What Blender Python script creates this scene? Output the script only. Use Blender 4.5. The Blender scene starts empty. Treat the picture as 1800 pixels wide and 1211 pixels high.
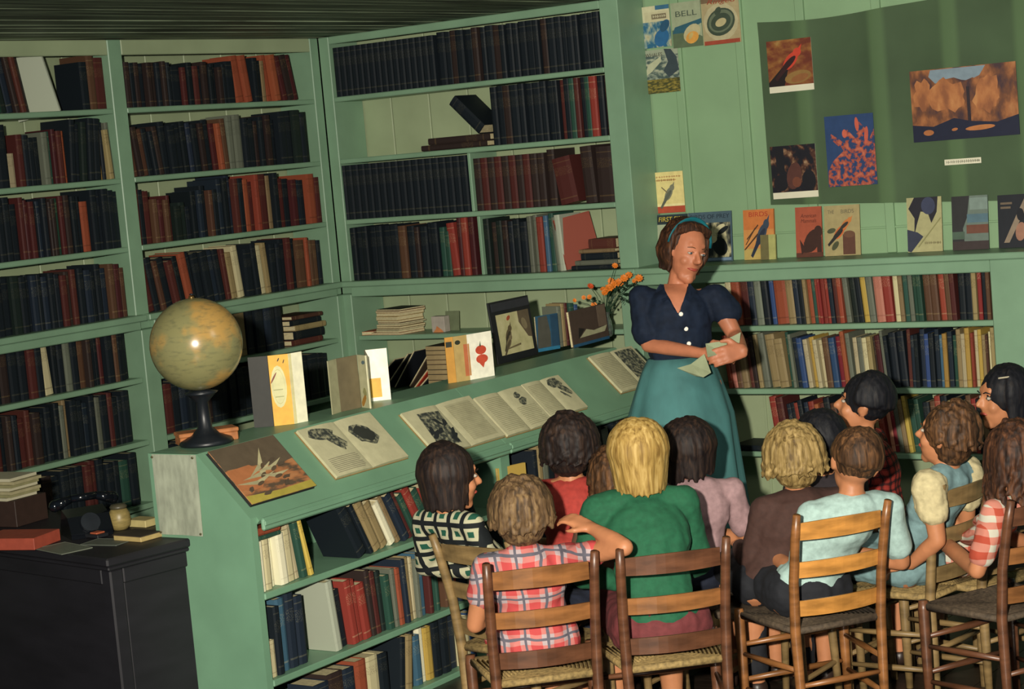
import bpy, bmesh, math, random
from mathutils import Vector, Matrix, noise, Euler
random.seed(7)
S = bpy.context.scene
COL = S.collection
PI = math.pi
def lin(c):
    c /= 255.0
    return c/12.92 if c <= .04045 else ((c+.055)/1.055)**2.4
def hx(h):
    return tuple(lin(int(h[i:i+2], 16)) for i in (0, 2, 4)) + (1.0,)

# ---------------------------------------------------------------- camera, world, lights
F_PX, YAW, PITCH, ROLL = 3500.0, -0.6043, 0.0983, 0.0881
CAM = Vector((6.8844, -8.3925, 2.0))
FW = Vector((math.sin(YAW)*math.cos(PITCH), math.cos(YAW)*math.cos(PITCH), -math.sin(PITCH)))
RT = Vector((math.cos(YAW), -math.sin(YAW), 0))
UP = RT.cross(FW)
cr, sr = math.cos(ROLL), math.sin(ROLL)
EX = RT*cr - UP*sr
EY = RT*sr + UP*cr
cam_d = bpy.data.cameras.new('camera'); cam = bpy.data.objects.new('camera', cam_d); COL.objects.link(cam)
m = Matrix.Identity(4)
for i in range(3):
    m[i][0], m[i][1], m[i][2], m[i][3] = EX[i], EY[i], -FW[i], CAM[i]
cam.matrix_world = m
cam_d.sensor_width = 36; cam_d.lens = 36*F_PX/1800; cam_d.clip_end = 60; cam_d.clip_start = .05
S.camera = cam
VIEW_A = math.atan2(FW.y, FW.x)

def ray(px, py):
    X, Y = px-900, py-605.5
    return FW*F_PX + RT*(cr*X - sr*Y) - UP*(sr*X + cr*Y)
def at(px, py, ax, val):                      # where the sight line of a pixel meets a plane of the room
    d = ray(px, py); t = (val-CAM[ax])/d[ax]
    return CAM + d*t
def atd(px, py, dep):
    d = ray(px, py); return CAM + d*(dep/F_PX)

w = bpy.data.worlds.new('world'); S.world = w; w.use_nodes = True
w.node_tree.nodes['Background'].inputs[0].default_value = (.22, .42, .62, 1)
w.node_tree.nodes['Background'].inputs[1].default_value = .15
def lamp(name, kind, loc, energy, color, target=None, size=.1, **kw):
    d = bpy.data.lights.new(name, kind); d.energy = energy; d.color = color
    o = bpy.data.objects.new(name, d); COL.objects.link(o); o.location = loc
    if kind == 'AREA': d.size = size
    elif kind in ('POINT', 'SPOT'): d.shadow_soft_size = size
    for k, v in kw.items(): setattr(d, k, v)
    if target is not None: o.rotation_euler = (Vector(target)-Vector(loc)).to_track_quat('-Z', 'Y').to_euler()
    return o
flash_pos = CAM + EX*-.34 + EY*.16
lamp('camera_flash', 'SPOT', flash_pos, 3100, (1, .93, .80), target=at(1330, 560, 1, 0), size=.05, spot_size=math.radians(70), spot_blend=1.0)
lamp('wall_fill', 'AREA', (4.4, -3.2, 2.60), 20, (1, .93, .80), target=(3.0, .3, 1.4), size=1.0)  # unseen area light added to brighten the back wall
S.view_settings.view_transform = 'Standard'; S.view_settings.look = 'None'
S.view_settings.gamma = 1; S.view_settings.use_curve_mapping = False
S.view_settings.exposure = 0.0

# ---------------------------------------------------------------- materials
MC = {}
def nodes_of(name, rough=.6, spec=.5):
    mt = bpy.data.materials.new(name); mt.use_nodes = True
    nt = mt.node_tree; b = nt.nodes['Principled BSDF']
    b.inputs['Roughness'].default_value = rough
    b.inputs['Specular IOR Level'].default_value = spec
    return mt, nt, b
def N(nt, t, **kw):
    n = nt.nodes.new(t)
    for k, v in kw.items(): setattr(n, k, v)
    return n
def math_n(nt, op, a, b=None, c=None):
    n = N(nt, 'ShaderNodeMath', operation=op)
    for i, v in enumerate((a, b, c)):
        if v is None: continue
        if isinstance(v, (int, float)): n.inputs[i].default_value = v
        else: nt.links.new(v, n.inputs[i])
    return n.outputs[0]
def mixc(nt, f, a, b):
    n = N(nt, 'ShaderNodeMix', data_type='RGBA')
    for v, k in ((f, 0), (a, 6), (b, 7)):
        if isinstance(v, (int, float)): n.inputs[k].default_value = v
        elif isinstance(v, tuple): n.inputs[k].default_value = v
        else: nt.links.new(v, n.inputs[k])
    return n.outputs[2]
def mat(name, col, rough=.6, var=.10, scale=14, stretch=(1, 1, 1), bump=0, metal=0, spec=.4, detail=4, bscale=None):
    """plain surface: base colour with a soft procedural mottling and optional fine relief"""
    if name in MC: return MC[name]
    mt, nt, b = nodes_of(name, rough, spec)
    c = hx(col); b.inputs['Metallic'].default_value = metal
    tc = N(nt, 'ShaderNodeTexCoord'); mp = N(nt, 'ShaderNodeMapping'); mp.inputs['Scale'].default_value = stretch
    nz = N(nt, 'ShaderNodeTexNoise'); nz.inputs['Scale'].default_value = scale; nz.inputs['Detail'].default_value = detail
    nt.links.new(tc.outputs['Object'], mp.inputs[0]); nt.links.new(mp.outputs[0], nz.inputs['Vector'])
    d = tuple(max(0, x*(1-var*2)) for x in c[:3])+(1,); l = tuple(min(1, x*(1+var*1.4)) for x in c[:3])+(1,)
    rr = N(nt, 'ShaderNodeMapRange'); rr.inputs[1].default_value = .3; rr.inputs[2].default_value = .7
    nt.links.new(nz.outputs[0], rr.inputs[0])
    nt.links.new(mixc(nt, rr.outputs[0], d, l), b.inputs['Base Color'])
    if bump:
        bp = N(nt, 'ShaderNodeBump'); bp.inputs['Strength'].default_value = bump; bp.inputs['Distance'].default_value = .004
        if bscale:
            n2 = N(nt, 'ShaderNodeTexNoise'); n2.inputs['Scale'].default_value = bscale; nt.links.new(mp.outputs[0], n2.inputs['Vector'])
            nt.links.new(n2.outputs[0], bp.inputs['Height'])
        else: nt.links.new(nz.outputs[0], bp.inputs['Height'])
        nt.links.new(bp.outputs[0], b.inputs['Normal'])
    MC[name] = mt; return mt
def bookmat(code):
    """book cloth: tone varies per book, a title patch and thin gold rules on the spine (UV v = height)"""
    k = 'book_'+code
    if k in MC: return MC[k]
    col, ink, amt = BOOKC[code]
    mt, nt, b = nodes_of(k, .62, .25)
    c = hx(col)
    uv = N(nt, 'ShaderNodeUVMap'); sx = N(nt, 'ShaderNodeSeparateXYZ'); nt.links.new(uv.outputs[0], sx.inputs[0])
    u, v = sx.outputs[0], sx.outputs[1]
    g = N(nt, 'ShaderNodeNewGeometry'); rnd = g.outputs['Random Per Island']
    hs = N(nt, 'ShaderNodeHueSaturation'); hs.inputs['Color'].default_value = c
    nt.links.new(math_n(nt, 'MULTIPLY_ADD', rnd, .03, .485), hs.inputs['Hue'])
    nt.links.new(math_n(nt, 'MULTIPLY_ADD', rnd, .5, .75), hs.inputs['Value'])
    nz = N(nt, 'ShaderNodeTexNoise'); nz.inputs['Scale'].default_value = 260; nz.inputs['Detail'].default_value = 1
    tc = N(nt, 'ShaderNodeTexCoord'); nt.links.new(tc.outputs['Object'], nz.inputs['Vector'])
    spine = math_n(nt, 'MULTIPLY', math_n(nt, 'GREATER_THAN', u, .12), math_n(nt, 'LESS_THAN', u, .88))
    ctr = math_n(nt, 'MULTIPLY_ADD', math_n(nt, 'FRACT', math_n(nt, 'MULTIPLY', rnd, 7.3)), .2, .66)
    title = math_n(nt, 'LESS_THAN', math_n(nt, 'ABSOLUTE', math_n(nt, 'SUBTRACT', v, ctr)), .09)
    letters = math_n(nt, 'GREATER_THAN', nz.outputs[0], .55)
    foot = math_n(nt, 'LESS_THAN', math_n(nt, 'ABSOLUTE', math_n(nt, 'SUBTRACT', v, .12)), .012)
    rule = math_n(nt, 'LESS_THAN', math_n(nt, 'ABSOLUTE', math_n(nt, 'SUBTRACT', v, .9)), .008)
    msk = math_n(nt, 'MULTIPLY', spine, math_n(nt, 'MAXIMUM', math_n(nt, 'MULTIPLY', title, letters), math_n(nt, 'MAXIMUM', foot, rule)))
    msk = math_n(nt, 'MULTIPLY', msk, amt)
    nt.links.new(mixc(nt, msk, hs.outputs[0], hx(ink)), b.inputs['Base Color'])
    MC[k] = mt; return mt
BOOKC = {  # code: cloth, ink, ink strength
 'K': ('131b21', '4a4a3c', .35), 'N': ('1c2632', '6a6a58', .35), 'M': ('48211f', '7a5f40', .3), 'D': ('2c2220', '6a5638', .35),
 'B': ('52392a', '8a7450', .35), 'O': ('86422e', '3a2018', .35), 'R': ('80302a', 'b89a78', .3), 'T': ('867552', '4a3a28', .45),
 'C': ('b4ab86', '6b5a48', .45), 'G': ('254438', '84865e', .3), 'E': ('63685a', '343a34', .35), 'Y': ('a88c44', '5a3c20', .35),
 'P': ('a86c5c', '6b2a20', .3), 'W': ('d2cdb0', '8a8672', .2), 'U': ('2b4468', '8c907e', .3), 'L': ('38586a', 'a0a080', .3),
 'Q': ('9aa08e', '6d7466', .1), 'X': ('182320', '4c4c38', .25)}
BNAME = {'K': 'near-black', 'N': 'navy blue', 'M': 'dark maroon', 'D': 'dark brown', 'B': 'brown', 'O': 'orange-red', 'R': 'red', 'T': 'tan',
 'C': 'cream', 'G': 'dark green', 'E': 'grey-green', 'Y': 'yellow', 'P': 'pink', 'W': 'white', 'U': 'blue', 'L': 'slate blue', 'Q': 'light grey', 'X': 'blackish green'}

green = mat('green_paint', '6d9478', .42, .05, 5, bump=.04, bscale=120)
green_case = mat('green_paint_case', '7b9c80', .42, .05, 5, bump=.04, bscale=120)
cream_green = mat('pale_green_paint', '98a683', .5, .05, 4)
alcove_green = mat('alcove_green_paint', '84a47e', .5, .04, 3)
olive = mat('olive_paper', '44583e', .8, .10, 2.5)
pages = mat('page_paper', 'c9bd94', .8, .10, 60, (1, 1, 6))
paper = mat('white_paper', 'd8d5bd', .75, .03, 9)
paper_dim = mat('soft_paper', 'b5b095', .8, .05, 9)
ceil_m = mat('ceiling_wood', '727e66', .6, .4, 5, (6, .35, 1))
floor_m = mat('floor_wood', '2a211b', .35, .25, 8, (1, 8, 1))
blackm = mat('black_ink', '181c22', .5, .08)
wood_dark = mat('desk_wood', '1f1e23', .5, .10, 4, (1, 1, 4))
oak = mat('chair_wood', '80542e', .36, .22, 9, (1, 1, 4), spec=.5)
oak_red = mat('chair_wood_dark', '5c3a26', .38, .22, 9, (1, 1, 4), spec=.5)
oak_pale = mat('chair_wood_pale', '7c6642', .45, .2, 9, (1, 1, 4))
oak_gold = mat('chair_wood_gold', 'b8803e', .26, .2, 9, (1, 1, 4), spec=.6)
rush = mat('rush_cord', '8a7448', .8, .25, 70)
rush_dark = mat('rush_cord_dark', '4a3e30', .8, .25, 70)

# ---------------------------------------------------------------- mesh builder
W = {}
class MB:
    def __init__(s): s.v = []; s.f = []; s.m = []; s.uv = {}
    def add(s, vs, fs, mi=0):
        o = len(s.v); s.v += [Vector(v) for v in vs]
        s.f += [tuple(o+i for i in f) for f in fs]; s.m += [mi]*len(fs); return s
    def box(s, x0, x1, y0, y1, z0, z1, mi=0, M=None, bev=0):
        if bev:
            b = bev
            bm = bmesh.new(); bmesh.ops.create_cube(bm, size=1)
            for v in bm.verts: v.co = Vector(((x0+x1)/2+v.co.x*(x1-x0), (y0+y1)/2+v.co.y*(y1-y0), (z0+z1)/2+v.co.z*(z1-z0)))
            bmesh.ops.bevel(bm, geom=bm.edges[:], offset=b, segments=1, affect='EDGES')
            vs = [v.co.copy() for v in bm.verts]; fs = [tuple(v.index for v in f.verts) for f in bm.faces]; bm.free()
        else:
            vs = [Vector((x, y, z)) for x in (x0, x1) for y in (y0, y1) for z in (z0, z1)]
            fs = [(0, 1, 3, 2), (4, 6, 7, 5), (0, 4, 5, 1), (2, 3, 7, 6), (0, 2, 6, 4), (1, 5, 7, 3)]
        if M is not None: vs = [M @ v for v in vs]
        return s.add(vs, fs, mi)
    def tube(s, pts, rads, n=8, mi=0, caps=True, closed=False, flat=1.0, upv=None):
        pts = [Vector(p) for p in pts]
        if isinstance(rads, (int, float)): rads = [rads]*len(pts)
        vs = []; L = len(pts); prev = None
        for i, p in enumerate(pts):
            t = (pts[(i+1) % L]-pts[i-1]) if closed else (pts[min(i+1, L-1)]-pts[max(i-1, 0)])
            if t.length < 1e-9: t = Vector((0, 0, 1))
            t.normalize()
            if prev is None:
                a = Vector(upv) if upv else (Vector((0, 0, 1)) if abs(t.z) < .9 else Vector((1, 0, 0)))
            else: a = prev
            a = (a-t*a.dot(t)); a = a.normalized() if a.length > 1e-6 else t.orthogonal().normalized()
            prev = a; b = t.cross(a)
            for k in range(n):
                an = 2*PI*k/n; vs.append(p+(a*math.cos(an)*flat+b*math.sin(an))*rads[i])
        fs = []
        for i in range(L if closed else L-1):
            j = (i+1) % L
            for k in range(n): fs.append((i*n+k, i*n+(k+1) % n, j*n+(k+1) % n, j*n+k))
        if caps and not closed: fs += [tuple(range(n))[::-1], tuple((L-1)*n+k for k in range(n))]
        return s.add(vs, fs, mi)
    def prism(s, poly, y0, y1, M=None, mi=0):      # polygon in local x,z extruded along y
        n = len(poly); vs = [Vector((p[0], y0, p[1])) for p in poly]+[Vector((p[0], y1, p[1])) for p in poly]
        if M is not None: vs = [M @ v for v in vs]
        fs = [tuple(range(n)), tuple(range(2*n-1, n-1, -1))]+[(i, i+n, (i+1) % n+n, (i+1) % n) for i in range(n)]
        return s.add(vs, fs, mi)
    def lathe(s, prof, n=20, c=(0, 0, 0), mi=0):
        c = Vector(c); vs = []; fs = []
        for r, z in prof:
            for k in range(n): vs.append(c+Vector((r*math.cos(2*PI*k/n), r*math.sin(2*PI*k/n), z)))
        for i in range(len(prof)-1):
            for k in range(n): fs.append((i*n+k, i*n+(k+1) % n, (i+1)*n+(k+1) % n, (i+1)*n+k))
        fs += [tuple(range(n))[::-1], tuple((len(prof)-1)*n+k for k in range(n))]
        return s.add(vs, fs, mi)
    def sphere(s, c, r, n=12, mi=0, M=None):
        c = Vector(c); r = Vector((r, r, r)) if isinstance(r, (int, float)) else Vector(r)
        vs = []; fs = []; h = n//2
        for i in range(h+1):
            for k in range(n):
                a, b = PI*i/h, 2*PI*k/n
                p = Vector((r.x*math.sin(a)*math.cos(b), r.y*math.sin(a)*math.sin(b), r.z*math.cos(a)))
                vs.append((M @ p if M is not None else p)+c)
        for i in range(h):
            for k in range(n): fs.append((i*n+k, (i+1)*n+k, (i+1)*n+(k+1) % n, i*n+(k+1) % n))
        return s.add(vs, fs, mi)
    def cap(s, p0, p1, r0, r1, n=12):
        p0, p1 = Vector(p0), Vector(p1); s.sphere(p0, r0, n); s.sphere(p1, r1, n); s.tube([p0, p1], [r0, r1], n); return s
    def chain(s, pts, rs, n=12):
        for i in range(len(pts)-1): s.cap(pts[i], pts[i+1], rs[i], rs[i+1], n)
        return s
    def mesh(s, name, mats, X=None):
        me = bpy.data.meshes.new(name)
        me.from_pydata([(X @ v) if X is not None else v for v in s.v], [], s.f)
        for q in (mats if isinstance(mats, (list, tuple)) else [mats]): me.materials.append(q)
        if any(s.m): me.polygons.foreach_set('material_index', s.m)
        if s.uv:
            uvl = me.uv_layers.new(name='UVMap'); d = [0.0]*(2*len(me.loops))
            for p in me.polygons:
                for li in p.loop_indices:
                    q = s.uv.get(me.loops[li].vertex_index, (0, 0)); d[2*li], d[2*li+1] = q
            uvl.data.foreach_set('uv', d)
        return me
    def build(s, name, mats, parent=None, world=False, origin=None, smooth=False):
        X = None; mw = Matrix.Identity(4)
        if parent is not None:
            mw = W[parent].copy()
            if world: X = mw.inverted()
        elif origin is not None:
            mw = Matrix.Translation(Vector(origin))
            if world: X = mw.inverted()
        o = bpy.data.objects.new(name, s.mesh(name, mats, X)); COL.objects.link(o)
        fix_normals(o.data)
        if parent is not None: o.parent = parent
        elif origin is not None: o.location = Vector(origin)
        W[o] = mw
        if smooth: o.data.polygons.foreach_set('use_smooth', [True]*len(o.data.polygons))
        return o
def fix_normals(me):
    bm = bmesh.new(); bm.from_mesh(me); bmesh.ops.recalc_face_normals(bm, faces=bm.faces[:]); bm.to_mesh(me); bm.free()
def tag(o, label=None, cat=None, group=None, kind=None):
    if label: o['label'] = label
    if cat: o['category'] = cat
    if group: o['group'] = group
    if kind: o['kind'] = kind
    return o
def thing(name, label, cat, M=None, group=None, kind=None):
    o = bpy.data.objects.new(name, None); COL.objects.link(o); o.empty_display_size = .05
    M = M if M is not None else Matrix.Identity(4)
    if not isinstance(M, Matrix): M = Matrix.Translation(Vector(M))
    o.matrix_basis = M; W[o] = M.copy(); return tag(o, label, cat, group, kind)
def basis(o, x, y, z):
    M = Matrix.Identity(4)
    for i in range(3): M[i][0], M[i][1], M[i][2], M[i][3] = x[i], y[i], z[i], o[i]
    return M
def copy_tree(o, M):
    c = o.copy(); COL.objects.link(c); c.matrix_basis = M; W[c] = M
    for ch in list(o.children):
        d = ch.copy(); COL.objects.link(d); d.parent = c; W[d] = M
        for g in list(ch.children):
            e = g.copy(); COL.objects.link(e); e.parent = d; W[e] = M
    return c
def struct(name, mb, mats, parent=None, **kw):
    o = mb.build(name, mats, parent, **kw)
    if parent is None: o['kind'] = 'structure'
    return o
def blob(name, mb, mats, parent, voxel=.008, smooth=4, post=None, world=True):
    """one continuous closed surface from overlapping rounded volumes"""
    o = mb.build(name, mats, parent, world=world)
    md = o.modifiers.new('r', 'REMESH'); md.mode = 'VOXEL'; md.voxel_size = voxel
    if smooth: s2 = o.modifiers.new('s', 'SMOOTH'); s2.factor = .5; s2.iterations = smooth
    dg = bpy.context.evaluated_depsgraph_get(); dg.update()
    me = bpy.data.meshes.new_from_object(o.evaluated_get(dg)); o.modifiers.clear()
    old = o.data; o.data = me; bpy.data.meshes.remove(old)
    if not me.materials: me.materials.append(mats)
    me.polygons.foreach_set('use_smooth', [True]*len(me.polygons))
    if post:
        X = W[o]
        nv = [v.normal.copy() for v in me.vertices]
        for v, nn in zip(me.vertices, nv): v.co += nn*post(X @ v.co, nn)
    return o
def text(s, size, M, material, parent, name='lettering', shear=0, width=None, align='CENTER'):
    c = bpy.data.curves.new('t', 'FONT'); c.body = s; c.size = size; c.extrude = .0003; c.align_x = align; c.align_y = 'CENTER'; c.shear = shear
    t = bpy.data.objects.new('t', c); COL.objects.link(t)
    dg = bpy.context.evaluated_depsgraph_get(); dg.update()
    me = bpy.data.meshes.new_from_object(t.evaluated_get(dg)); bpy.data.objects.remove(t)
    sx = 1
    if width and len(me.vertices):
        xs = [v.co.x for v in me.vertices]; sx = width/max(1e-4, max(xs)-min(xs))
    # text plane x,y -> local x,z of the cover ; thickness towards -y
    T = M @ Matrix(((sx, 0, 0, 0), (0, 0, -1, 0), (0, 1, 0, 0), (0, 0, 0, 1)))
    me.transform(T); me.materials.clear(); me.materials.append(material)
    o = bpy.data.objects.new(name, me); COL.objects.link(o); o.parent = parent; W[o] = W[parent]; return o

# ================================================================= ROOM
ZS = [2.349, 2.017, 1.689, 1.359, 1.059, .757, .455, .13]
CEIL = 2.675; YP = -1.516; XM = 1.776; XR = 3.68; DEP = .25
# floor of boards
fl = struct('floor', MB().box(-.3, 5.6, -6.2, .3, -.06, -.012), floor_m)
for i in range(40):
    x = -.3+i*.1475
    MB().box(x+.001, x+.1455, -6.2, .3, -.0115, 0, bev=0).build('floor_board', floor_m, fl)
ce = struct('ceiling', MB().box(-.3, 5.6, -6.2, .3, CEIL+.02, CEIL+.06), ceil_m)
for i in range(60):
    x = -.3+i*.098; d = random.choice((0, .002, .004))
    MB().box(x+.002, x+.094, -6.2, .3, CEIL+d, CEIL+.0195).build('ceiling_board', ceil_m, ce)
# left wall and back wall (behind the cases), boarded
wl = struct('wall_left', MB().box(-.32, -DEP-.02, -6.2, .32, 0, CEIL), cream_green)
wb = struct('wall_back', MB().box(-.32, 5.6, DEP+.022, .32, 0, CEIL), alcove_green)
def boards_left():
    y = -3.3
    while y < .25:
        MB().box(-DEP-.0195, -DEP-.006, y+.003, min(y+.277, .25), .01, CEIL-.01, bev=.0035).build('wall_board', cream_green, wl); y += .28
boards_left()
x = -.25
while x < XM+.05:
    MB().box(x+.003, min(x+.252, XM+.06), DEP+.006, DEP+.0215, .01, CEIL-.01, bev=.0035).build('wall_board', cream_green, wb); x += .255
# alcove: wide boards with battens
XB = [1.885, 2.056, 2.40, 2.725, 3.11, 3.46, 3.80, 4.15, 4.50, 4.85, 5.2, 5.55]
for a, b in zip(XB[:-1], XB[1:]):
    MB().box(a+.001, b-.001, DEP+.008, DEP+.0215, ZS[3], CEIL-.001).build('wall_board', alcove_green, wb)
for b in XB[1:-1]:
    MB().box(b-.022, b+.022, DEP-.012, DEP+.0075, ZS[3]+.001, CEIL-.001, bev=.003).build('batten', alcove_green, wb)
MB().box(1.885, 5.6, DEP-.004, DEP+.0075, ZS[3]+.115, ZS[3]+.125, bev=.002).build('picture_rail', alcove_green, wb)

# ---- built-in cases -------------------------------------------------------
def shelf_board(mb_name, parent, x0, x1, y0, y1, z, th=.026, m_=None):
    return MB().box(x0, x1, y0, y1, z-th, z, bev=.003).build(mb_name, m_ or green_case, parent)
lc = thing('built_in_bookcase', 'tall pale green built-in bookcase filling the left wall beyond the desk', 'bookcase', (0, -1.6, 0))
def lbox(name, *a, m_=green_case, bev=.004, par=None): return MB().box(*a, bev=bev).build(name, m_, par, world=True)
for nm, a in (('upright', (-DEP, 0, YP-.045, YP+.045, ZS[3]-.07, CEIL-.002)), ('upright', (-DEP, .03, YP-.05, YP+.05, 0, ZS[3]-.071)),
              ('upright', (-DEP, 0, -3.15, -3.06, 0, CEIL-.002)), ('upright', (-DEP, 0, -.07, -.002, ZS[3]-.07, CEIL-.002)), ('upright', (-DEP, .03, -.08, -.004, 0, ZS[3]-.071))):
    lbox(nm, *a, par=lc)
for ya, yb in ((-3.06, YP-.0455), (YP+.0455, -.0705)):
    lbox('fascia', -.02, -.001, ya, yb, 2.60, CEIL-.002, par=lc, m_=cream_green)
    for i, z in enumerate(ZS):
        if i == 3:
            lbox('ledge', -DEP, .045, ya-.044, yb+.03, z-.03, z, par=lc); lbox('ledge_apron', -.03, .028, ya, yb, z-.0705, z-.0305, par=lc)
        elif i > 3: lbox('shelf', -DEP, .012, ya+.005, yb-.011, z-.026, z, par=lc)
        else: lbox('shelf', -DEP, -.002, ya, yb, z-.026, z, par=lc)
mc = thing('built_in_bookcase', 'wide pale green built-in bookcase in the corner, full of dark bound sets', 'bookcase', (.9, 0, 0))
for a in ((.001, .07, 0, DEP, ZS[3]-.07, CEIL-.002), (XM, XM+.105, 0, DEP, ZS[3]-.0, CEIL-.002), (.001, .085, -.03, DEP, 0, ZS[3]-.0705)):
    lbox('upright', *a, par=mc)
lbox('divider', .918-.009, .918+.009, .004, DEP, ZS[2]+.0005, ZS[1]-.0265, par=mc, bev=.003)
lbox('divider', .945-.009, .945+.009, .004, DEP, ZS[3]+.0005, ZS[2]-.0265, par=mc, bev=.003)
lbox('fascia', .0705, XM-.0005, .001, .02, 2.632, CEIL-.002, par=mc)
for z in ZS[:3]: lbox('shelf', .0705, XM-.0005, .002, DEP, z-.026, z, par=mc)
lbox('shelf', .0855, XM-.0005, .0, DEP, ZS[4]-.026, ZS[4], par=mc)
lbox('shelf', .0855, XM-.0005, .0, DEP, ZS[5]-.026, ZS[5], par=mc)
lbox('ledge', .0, XM+.105, -.045, DEP, ZS[3]-.03, ZS[3]-.0005, par=mc)
lbox('ledge_apron', .0855, XM+.105, -.028, .0, ZS[3]-.085, ZS[3]-.0305, par=mc)
rc = thing('low_bookcase', 'waist-high pale green bookcase along the back wall, magazines on its ledge', 'bookcase', (2.8, 0, 0))
lbox('ledge', XM+.1055, 5.5, -.045, DEP+.004, ZS[3]-.03, ZS[3]-.0005, par=rc)
lbox('ledge_apron', XM+.1055, XR, -.028, .0, ZS[3]-.085, ZS[3]-.0305, par=rc)
lbox('upright', XM, XM+.105, -.02, DEP, 0, ZS[3]-.086, par=rc)
lbox('upright', XR, XR+.19, -.03, DEP, 0, ZS[3]-.0305, par=rc)
for z in ZS[4:]: lbox('shelf', XM+.1055, XR-.0005, -.004, DEP, z-.026, z, par=rc)
lbox('upright', XR+1.2, XR+1.3, -.03, DEP, 0, ZS[3]-.0305, par=rc)
for z in ZS[4:]: lbox('shelf', XR+.191, XR+1.199, -.004, DEP, z-.026, z, par=rc)
lbox('back_board', XM+.1055, XR-.0005, DEP+.0045, DEP+.007, 0, ZS[3]-.031, par=rc, m_=cream_green, bev=0)
for i, xx in enumerate((2.1, 2.38, 2.66, 2.94, 3.22, 3.5)):
    lbox('back_bead', xx, xx+.012, DEP-.003, DEP+.0042, 0, ZS[3]-.031, par=rc, m_=cream_green, bev=.001)

# ---- sloping display case in the middle ----------------------------------
DX0, DXT, DX1 = 1.914, 2.142, 2.36
DZT, DZL = 1.055, .838
DY0, DYM, DY1 = -3.4745, -1.955, -.70
dc = thing('display_bookcase', 'green low bookcase with sloping display top running back into the room', 'bookcase', (2.15, -2.1, 0))
endpoly = [(DX0, 0), (DX0, DZT), (DXT, DZT), (DX1, DZL), (DX1, 0)]
def prismY(name, poly, y0, y1, m_=green, par=dc): return MB().prism(poly, y0, y1).build(name, m_, par, world=True)
prismY('end_panel', endpoly, DY0, DY0+.03)
ins = [(DX0+.002, 0), (DX0+.002, DZT-.022), (DXT, DZT-.022), (DX1-.004, DZL-.03), (DX1-.004, 0)]
prismY('divider', ins, DYM-.03, DYM+.03); prismY('end_panel', endpoly, DY1-.03, DY1)
for ya, yb in ((DY0+.0305, DYM-.0305), (DYM+.0305, DY1-.0305)):
    lbox('back_panel', DX0+.03, DX0+.045, ya, yb, .0, DZT-.025, par=dc, m_=green, bev=0)
    for z in (.574, .272, .02): lbox('shelf', DX0+.046, DX1+.004, ya, yb, z-.024, z, par=dc, m_=green, bev=.004)
# top: flat board and sloping board
lbox('top_board', DX0-.005, DXT, DY0+.0305, DY1-.0305, DZT-.02, DZT, par=dc, m_=green, bev=.002)
sl = Vector((DX1-DXT, 0, DZL-DZT)).normalized(); sn = Vector((-sl.z, 0, sl.x))     # down the slope, outward normal
SLEN = math.hypot(DX1-DXT, DZL-DZT)
for k, (ya, yb) in enumerate(((DY0+.0305, DYM-.002), (DYM+.002, DY1-.0305))):
    a = Vector((DXT, 0, DZT)); b = Vector((DX1, 0, DZL)); t = sn*-.02
    lip = Vector((.022, 0, 0))
    prismY('sloping_board', [(a.x+.0005, a.z), (b.x+.012, b.z-.012), (b.x+t.x+.012, b.z+t.z-.012), (a.x+.0005, a.z+t.z)], ya, yb)
    MB().box(b.x+.013, b.x+.03, ya, yb, b.z-.048, b.z-.004, bev=.006).build('nosing', green, dc, world=True)
    MB().box(b.x+.0305, b.x+.038, ya, yb, b.z-.030, b.z-.012, bev=.003).build('nosing_bead', green, dc, world=True)

# ================================================================= BOOKS
ORD = ['first', 'second', 'third', 'fourth', 'fifth', 'sixth', 'seventh', 'eighth', 'ninth', 'tenth', 'eleventh', 'twelfth']
def ordn(i):
    if i < 12: return ORD[i]
    n = i+1; return str(n)+('th' if 10 <= n % 100 <= 20 else {1: 'st', 2: 'nd', 3: 'rd'}.get(n % 10, 'th'))
def book_mb(w_, d_, h_, mb=None, X=None, c0=0, c1=1):
    """open-backed cloth case round a page block. x thickness, y depth (spine at y=0), z height"""
    mb = mb or MB(); t = min(.0035, w_*.2); o = len(mb.v)
    r = min(.004, w_*.25)
    prof = [(0, d_), (0, r), (w_*.25, 0), (w_*.75, 0), (w_, r), (w_, d_), (w_-t, d_), (w_-t, t+r), (t, t+r), (t, d_)]
    us = [0, .1, .3, .7, .9, 1, 1, 1, 0, 0]; n = 10
    vs = [(p[0], p[1], 0) for p in prof]+[(p[0], p[1], h_) for p in prof]
    fs = [(i, (i+1) % n, (i+1) % n+n, i+n) for i in range(n)]
    for z in (0, n):
        q = [(0, 1, 8, 9), (1, 2, 3, 4), (1, 4, 7, 8), (4, 5, 6, 7)]
        fs += [tuple(i+z for i in (f if z else f[::-1])) for f in q]
    if X is not None: vs = [X @ Vector(v) for v in vs]
    mb.add(vs, fs, c0)
    for i in range(n): mb.uv[o+i] = (us[i], 0); mb.uv[o+n+i] = (us[i], 1)
    g = .0004
    mb.box(t+g, w_-t-g, t+r+g, d_-.003, .003, h_-.003, c1, M=X); return mb
BOOKS = []      # every standing or lying book: name,label,group,cat,matrix,dims,code
def add_book(M, w_, d_, h_, code, label, group, cat='book', name='book', force=False):
    c = M @ Vector((w_/2, 0, h_/2)); z = (c-CAM).dot(FW)
    BOOKS.append(dict(M=M, dim=(w_, d_, h_), code=code, label=label, group=group, cat=cat, name=name, area=w_*h_/z/z*(100 if force else 1), force=force))
PLANE = {'L': (0, 0.0), 'B': (1, 0.0), 'D': (0, DX1)}
def shelf_t(side, px, z):
    """position along a shelf front of the thing seen at column px"""
    best = None
    ax, val = PLANE[side]
    py = 500.0
    for _ in range(12):
        p = at(px, py, ax, val); py += (p.z-z)*330
    return (p.y if ax == 0 else p.x)
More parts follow.
